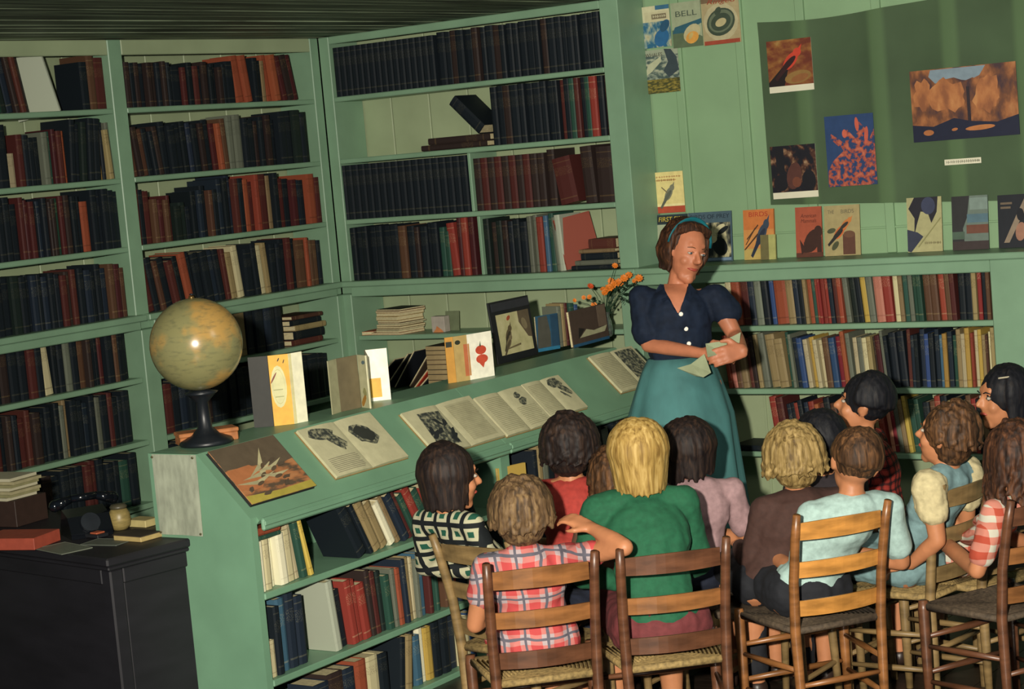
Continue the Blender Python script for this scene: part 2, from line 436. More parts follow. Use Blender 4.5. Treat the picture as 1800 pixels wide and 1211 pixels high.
def frame(side, t, z, inset=.02):
    if side == 'L': return basis((-inset, t, z), (0, 1, 0), (-1, 0, 0), (0, 0, 1))
    if side == 'D': return basis((DX1-inset, t, z), (0, 1, 0), (-1, 0, 0), (0, 0, 1))
    return basis((t, inset, z), (1, 0, 0), (0, 1, 0), (0, 0, 1))
def row(side, z, where, segs, tall=.30, maxd=.20, cat='book', name='book', setlabel=None):
    """segs: (px0, px1, colour string, height, lean degrees [, jitter]). A run of books between two columns."""
    cnt = 0
    for s in segs:
        p0, p1, codes, h, lean = s[:5]; jit = s[5] if len(s) > 5 else .018
        t0, t1 = shelf_t(side, p0, z), shelf_t(side, p1, z)
        if side == 'D': t0 = max(t0, DY0+.033)
        ca = math.cos(math.radians(lean)); n = len(codes)
        ws = [random.uniform(.75, 1.3) for _ in codes] if jit else [1]*n
        tot = sum(ws); k = (t1-t0)/tot; t = t0
        for c, w0 in zip(codes, ws):
            ww = k*w0; bw = ww*ca-.0012
            if c == ' ': t += ww; continue
            hh = min(tall-.004, (h+random.uniform(-jit, jit)))
            if lean: hh = min(hh, (tall-.006-bw*abs(math.sin(math.radians(lean))))/ca)
            dd = min(maxd, hh*random.uniform(.66, .78))
            ins_ = .012+random.uniform(0, .03) if jit else .014
            M = frame(side, t, z+.0006, ins_)
            if lean > 0: M = M @ Matrix.Rotation(math.radians(-lean), 4, 'Y') @ Matrix.Identity(4)   # top to the left
            elif lean < 0: M = M @ Matrix.Translation((ww, 0, 0)) @ Matrix.Rotation(math.radians(-lean), 4, 'Y') @ Matrix.Translation((-bw, 0, 0))
            if lean > 0:    # lowest point is the left bottom corner after tilt to the left: lift so that nothing sinks
                M = Matrix.Translation((0, 0, 0)) @ M
            sz = 'tall ' if hh > .262 else ('short ' if hh < .185 else '')
            ln = 'leaning ' if abs(lean) > 5 else ''
            lab = setlabel[0] if (setlabel and c in setlabel[2]) else '%s%s%s book, %s from left, %s' % (sz, ln, BNAME[c], ordn(cnt), where)
            grp = setlabel[1] if (setlabel and c in setlabel[2]) else 'books '+where
            add_book(M, bw, dd, hh, c, lab, grp, cat, name)
            t += ww; cnt += 1
    return cnt
def lowest(M, dims):
    w_, d_, h_ = dims
    return min((M @ Vector((x, y, zz))).z for x in (0, w_) for y in (0, d_) for zz in (0, h_))

# left wall, far bay
HT = .30
W1 = '%s, far bay of left wall'
row('L', ZS[0], W1 % 'top shelf', [(231, 310, 'DKDKDDKDK', .215, 0, .006), (312, 330, 'K', .2, 0), (331, 408, 'MKMKDKKDK', .195, 0), (409, 424, 'K', .2, 0), (425, 452, 'OO', .27, 7), (454, 478, 'KKT', .21, 0), (480, 500, 'OO', .265, 6), (508, 536, 'MDM', .24, 11)], .25)
row('L', ZS[1], W1 % 'second shelf', [(243, 298, 'BDBKKD', .225, 7), (300, 386, 'KKKKNKDK', .25, 3), (388, 414, 'MOB', .25, 3), (415, 448, 'EEK', .265, 0), (450, 498, 'KDKDK', .25, 0), (500, 556, 'KKXKX', .27, 0)], HT)
row('L', ZS[2], W1 % 'third shelf', [(250, 280, 'MKM', .265, 0), (282, 314, 'BMBM', .215, 0), (316, 350, 'XXK', .17, 0), (351, 394, 'KNKBK', .24, 0), (396, 440, 'NKNMK', .285, 0), (442, 482, 'OMOM', .27, 0), (484, 500, 'TK', .27, 0), (502, 550, 'MKMNK', .25, 0), (552, 574, 'OM', .26, 0)], HT)
row('L', ZS[3], W1 % 'fourth shelf', [(256, 290, 'MMK', .27, 9), (292, 336, 'BKMK', .25, 10), (337, 358, 'OK', .25, 9), (360, 408, 'KKNK', .25, 7), (410, 438, 'MTC', .25, 6), (440, 455, 'K', .26, 0), (456, 484, 'KCT', .25, 4), (486, 534, 'KKKMK', .265, 0), (535, 550, 'B', .26, 0), (551, 563, 'OB', .25, 0), (565, 580, 'BK', .24, 0)], HT)
row('L', ZS[4], W1 % 'fifth shelf', [(262, 428, 'KKMKNKKDKKKMKK', .25, 0), (430, 446, 'T', .26, 0), (448, 508, 'KKNKK', .26, 0)], .29)
row('L', ZS[5], W1 % 'sixth shelf', [(268, 440, 'KKMKNKKDKKKK', .24, 0), (441, 590, 'KMKKDMKKKK', .24, 0)], .27)
row('L', ZS[6], W1 % 'seventh shelf', [(275, 440, 'KKMKKKKDKKKK', .24, 0)], .27)
for i, (c, hh) in enumerate((('M', .03), ('K', .045), ('T', .03), ('K', .03), ('B', .022))):
    y0 = shelf_t('L', 512, ZS[4]); M = basis((-.015, y0+.01+.02*(i % 3), ZS[4]+.001+sum((.03, .045, .03, .03, .022)[:i])), (0, 0, 1), (-1, 0, 0), (0, -1, 0))
    M = M @ Matrix.Translation((0, 0, -.27))
    add_book(M, hh-.001, .19, .25, c, '%s book lying flat, %s from the bottom of the pile beside the corner post' % (BNAME[c], ordn(i)), 'flat pile by the corner post')
# left wall, near bay
W2 = '%s, leftmost bay'
row('L', ZS[0], W2 % 'top shelf', [(-40, 34, 'XNGXN', .29, 9), (36, 60, 'DMD', .28, 10), (156, 200, 'KBM', .24, 0)], HT)
add_book(basis((-.02, shelf_t('L', 112, ZS[0]), ZS[0]+.001), (0, 1, 0), (-1, 0, 0), (0, 0, 1)) @ Matrix.Rotation(math.radians(-17), 4, 'Y') @ Matrix.Rotation(math.radians(38), 4, 'Z') @ Matrix.Translation((0, 0, 0)), .03, .2, .285, 'Q', 'large leaning book showing its pale grey cover, top shelf of the leftmost bay', None)
row('L', ZS[1], W2 % 'second shelf', [(-40, 24, 'KKKK', .29, 0), (25, 40, 'C', .14, 0), (42, 53, 'M', .235, 0), (55, 86, 'KKK', .23, 0), (87, 112, 'EGM', .24, 0), (113, 131, 'MO', .25, 0), (133, 184, 'KKXKK', .285, -5), (186, 197, 'YK', .265, 0), (198, 213, 'TE', .25, 3)], HT)
row('L', ZS[2], W2 % 'third shelf', [(-40, 48, 'KNKKKK', .27, 0), (50, 74, 'MMM', .27, 0), (75, 104, 'KNKD', .26, 0), (105, 121, 'DG', .25, 0), (122, 140, 'MD', .265, 0), (141, 159, 'KK', .26, 0), (160, 173, 'O', .24, 0), (175, 226, 'KKKKK', .28, 0)], HT)
row('L', ZS[3], W2 % 'fourth shelf', [(-40, 60, 'KKXKKXK', .25, 0), (62, 120, 'KNKNKK', .25, 0), (121, 150, 'MDM', .24, 0), (152, 204, 'KNKKN', .25, 0), (205, 234, 'BMB', .25, 0)], HT)
row('L', ZS[4], W2 % 'fifth shelf', [(-40, 86, 'KKXKDKKMK', .25, 0), (88, 104, 'C', .265, 4), (106, 150, 'KKEK', .25, 0), (151, 172, 'BD', .25, 0), (173, 196, 'KKM', .25, 0), (197, 238, 'KBKK', .24, 0)], .28)
row('L', ZS[5], W2 % 'sixth shelf', [(-30, 60, 'KKMKDKM', .24, 0), (62, 108, 'MDKK', .24, 0), (110, 135, 'KET', .25, 0), (136, 190, 'KKNKE', .25, 0), (192, 246, 'KMKKK', .24, 0)], .27)
row('L', ZS[6], W2 % 'seventh shelf', [(40, 252, 'KKMKDKKKKMMKKKGK', .24, 0)], .27)
# corner case
row('B', ZS[0], 'on the top shelf of the corner bookcase', [(589, 765, 'K'*17, .262, 0, 0), (766, 1056, 'KKDKKDKKDKKKKKKDKKKKKKKK', .272, 0, .004)], .284, cat='encyclopedia', name='encyclopedia_volume',
    setlabel=('slim dark volume in the unbroken encyclopedia row on the top shelf of the corner bookcase', 'encyclopedia row, top shelf of the corner bookcase', 'KD'))
row('B', ZS[1], 'second shelf, corner bookcase', [(862, 975, 'KKDKKKKKK', .296, 0, .002), (976, 1070, 'KMKGMKGRKD', .296, 0, .002)], .306, cat='bound volume', name='bound_volume')
row('B', ZS[2], 'x', [(600, 824, 'K'*19, .292, 0, 0)], .302, cat='bound volume', name='bound_volume',
    setlabel=('black bound volume in the solid black block left of the divider on the third shelf', 'black block, third shelf of the corner bookcase', 'K'))
row('B', ZS[2], 'x', [(836, 960, 'DMDMDMDMDD', .27, 0, 0)], .30, cat='bound volume', name='bound_volume',
    setlabel=('dark maroon-brown volume in the matching run right of the third shelf divider', 'maroon run right of the third shelf divider', 'DM'))
row('B', ZS[2], 'right end of third shelf, corner bookcase', [(962, 975, 'D', .28, 0), (984, 1016, 'M', .225, 9), (1026, 1046, 'D', .27, 3), (1047, 1076, 'D', .27, 0)], .30, cat='bound volume', name='bound_volume')
row('B', ZS[3], 'fourth shelf left of divider, corner bookcase', [(608, 702, 'KKKKKKKK', .285, 0, .003), (703, 716, 'B', .27, 0), (717, 772, 'KDKKK', .275, 0), (774, 792, 'GG', .24, 0), (793, 806, 'R', .27, 4), (807, 834, 'MRM', .29, 0)], .304)
row('B', ZS[3], 'fourth shelf right of divider, corner bookcase', [(842, 894, 'DXDXD', .27, 0), (895, 928, 'KKK', .275, 0), (929, 944, 'EE', .275, 0), (945, 956, 'O', .28, 0), (958, 974, 'LG', .28, 0), (975, 992, 'EQ', .28, 3)], .304)
add_book(basis((shelf_t('B', 990, ZS[3]), .03, ZS[3]+.002), (1, 0, 0), (0, 1, 0), (0, 0, 1)) @ Matrix.Rotation(math.radians(-13), 4, 'Y') @ Matrix.Rotation(math.radians(-48), 4, 'Z'), .02, .19, .26, 'O',
         'orange-red book leaning with its cover turned outward on the fourth shelf', None)
zz = ZS[3]
for i, (c, th, x0, x1) in enumerate((('K', .022, 985, 1082), ('E', .025, 992, 1084), ('K', .035, 1003, 1084), ('T', .02, 1000, 1080), ('M', .05, 1018, 1083))):
    a, b = shelf_t('B', x0, ZS[3]), shelf_t('B', x1, ZS[3]); wd = min(b-a, 1.775-a); a += .06
    add_book(basis((a, .012, zz+.001+th), (0, 0, -1), (0, 1, 0), (1, 0, 0)), th-.001, .2, wd-.06, c, '%s book lying flat, %s from bottom of pile, fourth shelf right end' % (BNAME[c], ordn(i)), 'flat pile, fourth shelf'); zz += th
zz = ZS[1]
for i, (th, x0, x1) in enumerate(((.03, 735, 850), (.035, 748, 856))):
    a, b = shelf_t('B', x0, ZS[1]), shelf_t('B', x1, ZS[1])
    add_book(basis((a, .03, zz+.001+th), (0, 0, -1), (0, 1, 0), (1, 0, 0)), th-.001, .19, b-a, 'D', 'dark brown book lying flat, %s of two on the second shelf of the corner bookcase' % ('lower', 'upper')[i], 'two flat books, second shelf'); zz += th
a = at(848, 208, 1, .03)
add_book(basis((a.x-.035, .03, ZS[1]+.0675), (1, 0, 0), (0, 1, 0), (0, 0, 1)) @ Matrix.Rotation(math.radians(-46), 4, 'Y'), .06, .19, .235, 'K', 'black book tipped over onto the two flat books on the second shelf', None, force=True)
# right low case
row('B', ZS[4], 'top shelf, low bookcase', [(1275, 1285, 'C', .25, 0), (1287, 1318, 'OM', .255, 3), (1319, 1360, 'NEKU', .25, 3), (1361, 1395, 'OT', .245, 3), (1396, 1440, 'NKTOGR', .255, 3), (1441, 1482, 'RORNMR', .25, 3), (1483, 1492, 'E', .25, 4), (1496, 1538, 'XKYE', .25, 4), (1540, 1570, 'PR', .25, 3), (1572, 1622, 'CTGEGG', .245, 2), (1623, 1680, 'BBRBM', .25, 2), (1682, 1716, 'KKT', .25, 0), (1718, 1748, 'RKBD', .25, 0)], .268, .18)
row('B', ZS[5], 'middle shelf, low bookcase', [(1278, 1322, 'RPBTM', .24, 5), (1324, 1350, 'DTE', .25, 5), (1352, 1384, 'TT', .25, 6), (1385, 1396, 'GE', .26, 4), (1398, 1418, 'NU', .23, 5), (1419, 1436, 'CY', .24, 5), (1437, 1450, 'CC', .21, 5), (1452, 1500, 'BUROE', .25, 4), (1502, 1536, 'CECT', .24, 3), (1538, 1566, 'DMEK', .245, 4), (1568, 1592, 'KK', .25, 3), (1594, 1632, 'MNKNU', .25, 0), (1634, 1680, 'KNLYNG', .25, 0), (1682, 1706, 'TCY', .25, 0), (1707, 1750, 'OCYTBCT', .25, 0)], .27, .18)
row('B', ZS[6], 'third shelf, low bookcase', [(1362, 1388, 'RM', .25, 6), (1390, 1440, 'NKOKNO', .23, 7), (1442, 1500, 'OMKBKE', .24, 6), (1502, 1560, 'KDKBTR', .25, 6), (1562, 1625, 'PRETYGG', .25, 6), (1628, 1750, 'KBRKTNKBRKTK', .25, 3)], .27, .18)
add_book(basis((shelf_t('B', 1286, ZS[6]), .0, ZS[6]+.03), (0, 0, -1), (.1, 1, 0), (1, -.1, 0)), .028, .2, .24, 'K', 'black album lying flat alone at the left of the low bookcase shelf', None, force=True)

# display case, near unit
row('D', .5746, 'upper shelf, near display unit', [(450, 475, 'W', .172, 0, .004), (476, 500, 'CW', .172, 0, .004), (502, 530, 'WC', .19, 3), (532, 550, 'CG', .21, 8), (552, 568, 'YM', .21, 12)], .235, .17)
row('D', .5746, 'after big dark leaning book, near display unit', [(668, 682, 'T', .20, 26), (684, 698, 'T', .19, 26), (700, 712, 'W', .18, 26), (714, 734, 'TN', .205, 27), (736, 752, 'MG', .205, 27), (754, 790, 'RGR', .205, 27), (792, 850, 'NREMK', .2, 20)], .235, .17)
y0 = shelf_t('D', 636, .5746)
add_book(basis((DX1-.01, y0, .576), (0, 1, 0), (-1, 0, 0), (0, 0, 1)) @ Matrix.Rotation(math.radians(-27), 4, 'Y'), .05, .17, .225, 'K', 'big near-black book leaning left on the upper shelf of the display bookcase', None, force=True)
add_book(basis((DX1-.015, y0+.075, .576), (0, 1, 0), (-1, 0, 0), (0, 0, 1)) @ Matrix.Rotation(math.radians(-27), 4, 'Y'), .02, .165, .215, 'K', 'thin near-black book leaning against the back of the big dark book', None, force=True)
a = DY0+.034
for i, (c, th) in enumerate((('G', .015), ('O', .026))):
    add_book(basis((DX1-.008, a, .7525+.0155*i), (0, 0, 1), (-1, 0, 0), (0, -1, 0)) @ Matrix.Translation((0, 0, -.12)), th-.0006, .16, .12, c, '%s book lying flat across the cream books under the display slope' % BNAME[c], None, force=True)
row('D', .2726, 'middle shelf, near display unit', [(470, 482, 'R', .145, 0), (483, 497, 'C', .14, 0), (498, 524, 'KL', .25, 0), (526, 556, 'NN', .255, 0)], .27, .18)
row('D', .2726, 'right part, middle shelf of near display unit', [(600, 612, 'Q', .25, 6), (614, 628, 'K', .225, 6), (630, 664, 'RRR', .225, 6), (666, 684, 'DM', .23, 4), (686, 704, 'XG', .21, 3), (706, 722, 'EO', .22, 2), (723, 738, 'NT', .235, 2), (740, 762, 'CEL', .235, 0), (764, 800, 'MEGRB', .235, 0), (801, 850, 'LRNKE', .23, 0)], .27, .18)
row('D', .0206, 'bottom shelf, near display unit', [(500, 560, 'OBB', .13, 0), (565, 640, 'NDN', .17, 0), (645, 700, 'OCK', .17, 0), (712, 742, 'KTK', .215, -8), (744, 790, 'LWYK', .20, 0), (792, 850, 'KNCU', .2, 0)], .23, .17)
# display case, far unit
row('D', .5746, 'upper shelf, far display unit', [(948, 1010, 'KTEKMK', .2, 0), (1012, 1090, 'TEKDKRKE', .2, 8), (1092, 1125, 'KKMK', .2, 0)], .235, .16)
a = shelf_t('D', 894, .5746)
add_book(basis((DX1-.01, a, .576), (0, 1, 0), (-1, 0, 0), (0, 0, 1)) @ Matrix.Rotation(math.radians(74), 4, 'Z') @ Matrix.Translation((0, -.12, 0)), .012, .15, .16, 'Y', 'yellow book facing out just past the middle divider of the display bookcase', None, force=True)
row('D', .2726, 'middle shelf, far display unit', [(898, 1010, 'KTEKMKNRB', .22, 0), (1012, 1110, 'TEKDKRKE', .22, 0)], .26, .17)
# flat top of the display case

def finalize_books():
    ks = sorted([b for b in BOOKS if b['cat'] == 'book'], key=lambda b: -b['area'])
    for b in ks[300:]: b['stuff'] = True
    rest = MB(); codes = list(BOOKC); mats = [bookmat(c) for c in codes]+[pages]
    nstuff = 0
    for b in BOOKS:
        lz = 0
        w_, d_, h_ = b['dim']
        if b.get('stuff'):
            book_mb(w_, d_, h_, rest, b['M'], codes.index(b['code']), len(codes)); nstuff += 1
        else:
            o = bpy.data.objects.new(b['name'], book_mb(w_, d_, h_).mesh(b['name'], [bookmat(b['code']), pages])); COL.objects.link(o)
            o.matrix_basis = b['M']; W[o] = b['M']; tag(o, b['label'], b['cat'], b['group'])
    if nstuff:
        o = rest.build('shelved_books', mats)
        tag(o, 'remaining smaller dark books filling gaps between the single books on all shelves', 'book', kind='stuff')
    print('books', len(BOOKS), 'stuff', nstuff)
finalize_books()

# ================================================================= PRINT AND PICTURES
def rect(x0, y0, x1, y1): return [(x0, y0), (x1, y0), (x1, y1), (x0, y1)]
def ell(cx, cy, rx, ry, ang=0, n=16, jag=0):
    a = math.radians(ang); out = []
    for k in range(n):
        t = 2*PI*k/n; j = 1+(random.uniform(-jag, jag) if jag else 0)
        x, y = rx*math.cos(t)*j, ry*math.sin(t)*j
        out.append((cx+x*math.cos(a)-y*math.sin(a), cy+x*math.sin(a)+y*math.cos(a)))
    return out
def tri(cx, cy, L, wd, ang):
    a = math.radians(ang); d = (math.cos(a), math.sin(a)); p = (-d[1], d[0])
    return [(cx+p[0]*wd/2, cy+p[1]*wd/2), (cx-p[0]*wd/2, cy-p[1]*wd/2), (cx+d[0]*L, cy+d[1]*L)]
def bird(body, wing, cx, cy, s, ang):
    """head up along ang, tail the other way"""
    a = math.radians(ang); d = (math.cos(a), math.sin(a))
    return [(body, ell(cx, cy, .20*s, .10*s, ang)), (body, ell(cx+d[0]*.2*s, cy+d[1]*.2*s, .085*s, .075*s, ang)),
            (body, tri(cx+d[0]*.26*s, cy+d[1]*.26*s, .12*s, .06*s, ang+12)), (wing, ell(cx-d[0]*.06*s, cy-d[1]*.06*s, .19*s, .055*s, ang-6)),
            (wing, [(cx-d[0]*.12*s-d[1]*.045*s, cy-d[1]*.12*s+d[0]*.045*s), (cx-d[0]*.12*s+d[1]*.045*s, cy-d[1]*.12*s-d[0]*.045*s), (cx-d[0]*.45*s+d[1]*.03*s, cy-d[1]*.45*s-d[0]*.03*s), (cx-d[0]*.45*s-d[1]*.03*s, cy-d[1]*.45*s+d[0]*.03*s)])]
def ink(h): return mat('ink_'+h, h, .6, .06, 30)
def picmat(name, stops, scale=6, stretch=(1, 1, 1), rot=(0, 0, 0), detail=3, rough=.55, dist=0):
    if name in MC: return MC[name]
    mt, nt, b = nodes_of(name, rough, .35)
    tc = N(nt, 'ShaderNodeTexCoord'); mp = N(nt, 'ShaderNodeMapping'); mp.inputs['Scale'].default_value = stretch; mp.inputs['Rotation'].default_value = [math.radians(r) for r in rot]
    mp.inputs['Location'].default_value = (len(MC)*1.3, len(name), 0)
    nz = N(nt, 'ShaderNodeTexNoise'); nz.inputs['Scale'].default_value = scale; nz.inputs['Detail'].default_value = detail; nz.inputs['Distortion'].default_value = dist
    cr_ = N(nt, 'ShaderNodeValToRGB'); e = cr_.color_ramp.elements
    for i, (p, h) in enumerate(stops):
        q = e[i] if i < 2 else e.new(p); q.position = p; q.color = hx(h)
    nt.links.new(tc.outputs['Object'], mp.inputs[0]); nt.links.new(mp.outputs[0], nz.inputs['Vector']); nt.links.new(nz.outputs[0], cr_.inputs[0]); nt.links.new(cr_.outputs[0], b.inputs['Base Color'])
    MC[name] = mt; return mt
def art(parent, M, w_, h_, shapes, name='printed_picture', y0=-.0004):
    """flat print: ink shapes in unit coordinates laid on the local x,z plane, facing -y"""
    mats = []; mb = MB()
    for k, (mt, poly) in enumerate(shapes):
        if isinstance(mt, str): mt = ink(mt)
        if mt not in mats: mats.append(mt)
        P = [(min(max(u, 0), 1)*w_, min(max(v, 0), 1)*h_) for u, v in poly]
        mb.prism(P, y0-.00016*(k+1), y0+.0002, M, mats.index(mt))
    return mb.build(name, mats, parent, world=False)
def scrawl(x0, x1, y, h, col, n=7):
    """a line of unreadable lettering"""
    out = []; x = x0
    while x < x1:
        ww = random.uniform(.5, 1.1)*(x1-x0)/n*.7; out.append((col, rect(x, y-h/2*random.uniform(.7, 1), x+ww*.35, y+h/2))); out.append((col, rect(x, y-h*.12, x+ww, y+h*.12))); x += ww*1.35
    return out
def textlines(x0, x1, y0, y1, n, col='8c8770'):
    st = (y1-y0)/n; return [(col, rect(x0, y0+i*st, x1-(random.uniform(0, .12)*(x1-x0) if i % 4 == 0 else 0), y0+i*st+st*.38)) for i in range(n)]

def sheet(name, label, cat, corners, yplane, sheetmat, shapes, group=None, lean=0, th=.002, texts=(), lift=None):
    """a card, cover or poster facing the room on the back wall. corners: (tl, tr, br, bl) sighted on the plane y=yplane"""
    P = [at(x, y, 1, yplane) for x, y in corners]
    x0 = (P[0].x+P[3].x)/2; x1 = (P[1].x+P[2].x)/2; z0 = (P[2].z+P[3].z)/2; z1 = (P[0].z+P[1].z)/2
    if lift is not None: z0 = lift
    w_, h_ = x1-x0, z1-z0
    M = Matrix.Translation((x0, yplane, z0)) @ Matrix.Rotation(math.radians(-lean), 4, 'X')
    t = thing(name, label, cat, M, group)
    MB().box(0, w_, 0, th, 0, h_).build('backing_card' if th > .003 else 'paper_sheet', [sheetmat], t)
    if shapes: art(t, Matrix.Identity(4), w_, h_, shapes)
    for (s_, u, v, ww, hh, col, shear) in texts:
        text(s_, hh*h_*1.35, Matrix.Translation((u*w_, -.0014, v*h_)), ink(col), t, width=ww*w_, shear=shear)
    return t, w_, h_
YW = DEP-.016
# olive paper stretched over the battens
mb = MB(); nx, nz_ = 60, 12; xa, xb = 2.505, 4.55
front = []
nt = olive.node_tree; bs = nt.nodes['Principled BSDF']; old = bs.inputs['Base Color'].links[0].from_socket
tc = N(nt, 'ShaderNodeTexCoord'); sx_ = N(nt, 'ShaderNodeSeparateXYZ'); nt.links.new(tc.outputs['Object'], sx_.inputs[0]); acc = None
for xb_ in XB[3:9]:      # lighter bands mixed into the paper colour at the batten positions
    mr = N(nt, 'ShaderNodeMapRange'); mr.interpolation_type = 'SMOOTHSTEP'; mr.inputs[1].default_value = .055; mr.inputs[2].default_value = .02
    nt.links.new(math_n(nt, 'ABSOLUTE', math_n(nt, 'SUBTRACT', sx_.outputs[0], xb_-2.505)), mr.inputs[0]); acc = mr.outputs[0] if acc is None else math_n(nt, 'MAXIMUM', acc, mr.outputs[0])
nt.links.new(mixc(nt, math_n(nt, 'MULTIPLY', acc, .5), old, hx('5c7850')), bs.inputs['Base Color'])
for j in range(nz_+1):
    for i in range(nx+1):
        x = xa+(xb-xa)*i/nx; top = 2.488-.016*math.sin(PI*min(1, (x-xa)/.65))+(.0 if x < 3.15 else .02*min(1, (x-3.15)/.5)); bot = 1.617-.05*min(1, (x-xa)/1.25)
        z = bot+(top-bot)*j/nz_
        d = min(abs(x-b) for b in XB); y = DEP-.0165-(.004 if d < .03 else 0)+.009*min(1, max(0, (d-.03)/.09))*(.9 if 0 < j < nz_ else .5)
        front.append((x, y, z))
L = len(front)
mb.add(front+[(x, y+.0012, z) for x, y, z in front], [(j*(nx+1)+i, j*(nx+1)+i+1, (j+1)*(nx+1)+i+1, (j+1)*(nx+1)+i) for j in range(nz_) for i in range(nx)]+[(L+j*(nx+1)+i, L+(j+1)*(nx+1)+i, L+(j+1)*(nx+1)+i+1, L+j*(nx+1)+i+1) for j in range(nz_) for i in range(nx)])
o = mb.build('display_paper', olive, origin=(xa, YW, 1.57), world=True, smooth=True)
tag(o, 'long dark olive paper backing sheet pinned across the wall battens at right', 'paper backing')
YO = DEP-.0245
gm = picmat('print_autumn', [(0, '2a2a34'), (.36, '443034'), (.46, '6b4430'), (.56, '9a623c'), (.72, 'b88454')], 14, (1, 1, .6), (0, 28, 0), 5)
gm2 = picmat('print_cardinal_ground', [(0, '2b1a18'), (.42, '6b3424'), (.6, '8a5a30'), (.8, 'a88a50')], 16, (1, 1, 1.6), (0, 30, 0), 4)
gm3 = picmat('print_forest', [(0, '12141e'), (.48, '1a1a22'), (.56, '4a2e24'), (.66, '8a6a50'), (.75, 'b8a888')], 26, (1, 1, .8), (0, 20, 0), 4)
gm4 = picmat('print_blossom', [(0, '24365c'), (.46, '2c4068'), (.5, '94483c'), (.62, 'b4614c'), (.8, 'c07c64')], 38, (1, 1, 1), (0, 30, 0), 3)
sky_b = ink('26406a')
gm5 = picmat('print_gold', [(0, '6a4230'), (.42, '8a5638'), (.52, 'a86c42'), (.65, 'bc8452'), (.8, 'c89a68')], 14, (1, 1, .5), (0, 25, 0), 5)
sheet('poster', 'picture of a red bird, white bottom margin, upper left on olive paper', 'poster', [(1350, 72), (1426, 66), (1430, 155), (1350, 167)], YO, paper, [(gm2, rect(0, .12, 1, 1)), ('1c1416', [(0, .12), (.35, .12), (.45, .42), (.35, .5), (0, .2)]), ('8a6a3a', ell(.66, .27, .3, .12, 8)), ('8a5a34', ell(.7, .25, .2, .07, 12))]+[(c, [(u, .12+v*.9) for u, v in p]) for c, p in bird('c0402c', '32181a', .52, .52, 1.15, 48)])
sheet('poster', 'dark forest animal picture with white bottom margin, lower left on olive paper', 'poster', [(1355, 258), (1434, 252), (1437, 342), (1358, 354)], YO, paper, [(gm3, rect(0, .12, 1, 1)), ('14141c', rect(.12, .5, .3, .98)), ('14141c', ell(.2, .3, .16, .16, 0)), ('14141c', ell(.82, .32, .15, .2)), ('52302a', ell(.5, .42, .16, .26, -15)), ('6a3c2c', ell(.55, .3, .1, .1))])
sheet('poster', 'picture of salmon blossom against deep blue sky on olive paper', 'poster', [(1452, 203), (1537, 200), (1540, 327), (1453, 326)], YO, sky_b, [(gm4, [(0, .0), (1, 0), (1, .78), (.88, .62), (.82, .8), (.7, .9), (.62, .66), (.45, .8), (.4, .6), (.12, .75), (.1, .68), (.36, .5), (.12, .36), (.02, .22)]), ('c05a46', ell(.66, .86, .04, .1, 5)), ('c05a46', ell(.84, .7, .04, .12, -8)), ('c4604a', ell(.4, .74, .05, .06))])
sheet('poster', 'large autumn woodland picture with golden trees at right of olive paper', 'poster', [(1600, 125), (1788, 108), (1790, 235), (1605, 252)], YO, ink('1c2238'), [(gm, rect(0, .14, 1, 1)), ('7a8c98', [(.18, .9), (.2, .99), (.72, .99), (.66, .86), (.56, .8), (.4, .84), (.24, .8)]), (gm, [(.14, .7), (.3, .84), (.42, .86), (.52, .8), (.6, .84), (.66, .7), (.5, .5)]), (gm5, ell(.34, .62, .17, .22, 10, 22, .22)), (gm5, ell(.72, .6, .13, .27, 0, 22, .22)), (gm5, ell(.12, .66, .09, .2, 0, 18, .25)), ('2a2028', rect(.53, .14, .56, .72)), ('161c34', [(0, 0), (1, 0), (1, .28), (.8, .2), (.55, .24), (.4, .3), (.2, .2), (0, .24)]), ('a8683c', ell(.15, .12, .05, .04)), ('b07040', ell(.64, .14, .14, .035, 4)), ('a8683c', ell(.4, .14, .03, .02, 20))])
sheet('caption_label', 'narrow white caption strip beneath the large autumn picture', 'label', [(1660, 283), (1724, 274), (1725, 284), (1661, 293)], YO, paper, scrawl(.05, .95, .5, .5, '8a8a78', 12))
# covers pinned in the alcove corner
blue_cloth = picmat('print_blue', [(0, '1c4c78'), (.4, '2f6482'), (.5, '7c9490'), (.58, 'b4b294'), (.8, '7a6a48')], 34, (1, 1, .6), (0, 30, 0), 4)
sheet('magazine_cover', 'blue and white magazine cover, first of the top row in the corner', 'magazine', [(1129, 13), (1176, 7), (1180, 80), (1131, 87)], YW, ink('c8c4a0'), [(blue_cloth, rect(0, 0, 1, .62)), ('c2bc98', rect(.1, .62, .95, .86)), ('7a7058', rect(.35, .68, .88, .8)), ('2a6290', ell(.66, .22, .28, .2, 20)), ('26506e', ell(.8, .5, .2, .12, 30)), ('3a6a88', rect(.5, .9, 1, 1))]+scrawl(.4, .85, .74, .07, 'c8c2a0', 5))
sheet('magazine_cover', 'grey magazine cover lettered BELL, middle of the top row in the corner', 'magazine', [(1179, 6), (1230, 0), (1236, 80), (1183, 85)], YW, ink('9aa486'), [('5a6a50', [(0, 0), (1, 0), (1, .2), (.5, .42), (0, .4)]), ('2e5a6a', [(0, .32), (.1, .46), (1, .6), (1, .5), (.4, .32)]), ('b8b088', ell(.66, .3, .3, .18, 20)), ('d49a48', ell(.66, .2, .22, .13, 10)), ('c0a868', ell(.62, .24, .1, .05, 40))], texts=[('BELL', .5, .74, .72, .13, '4a5648', 0)])
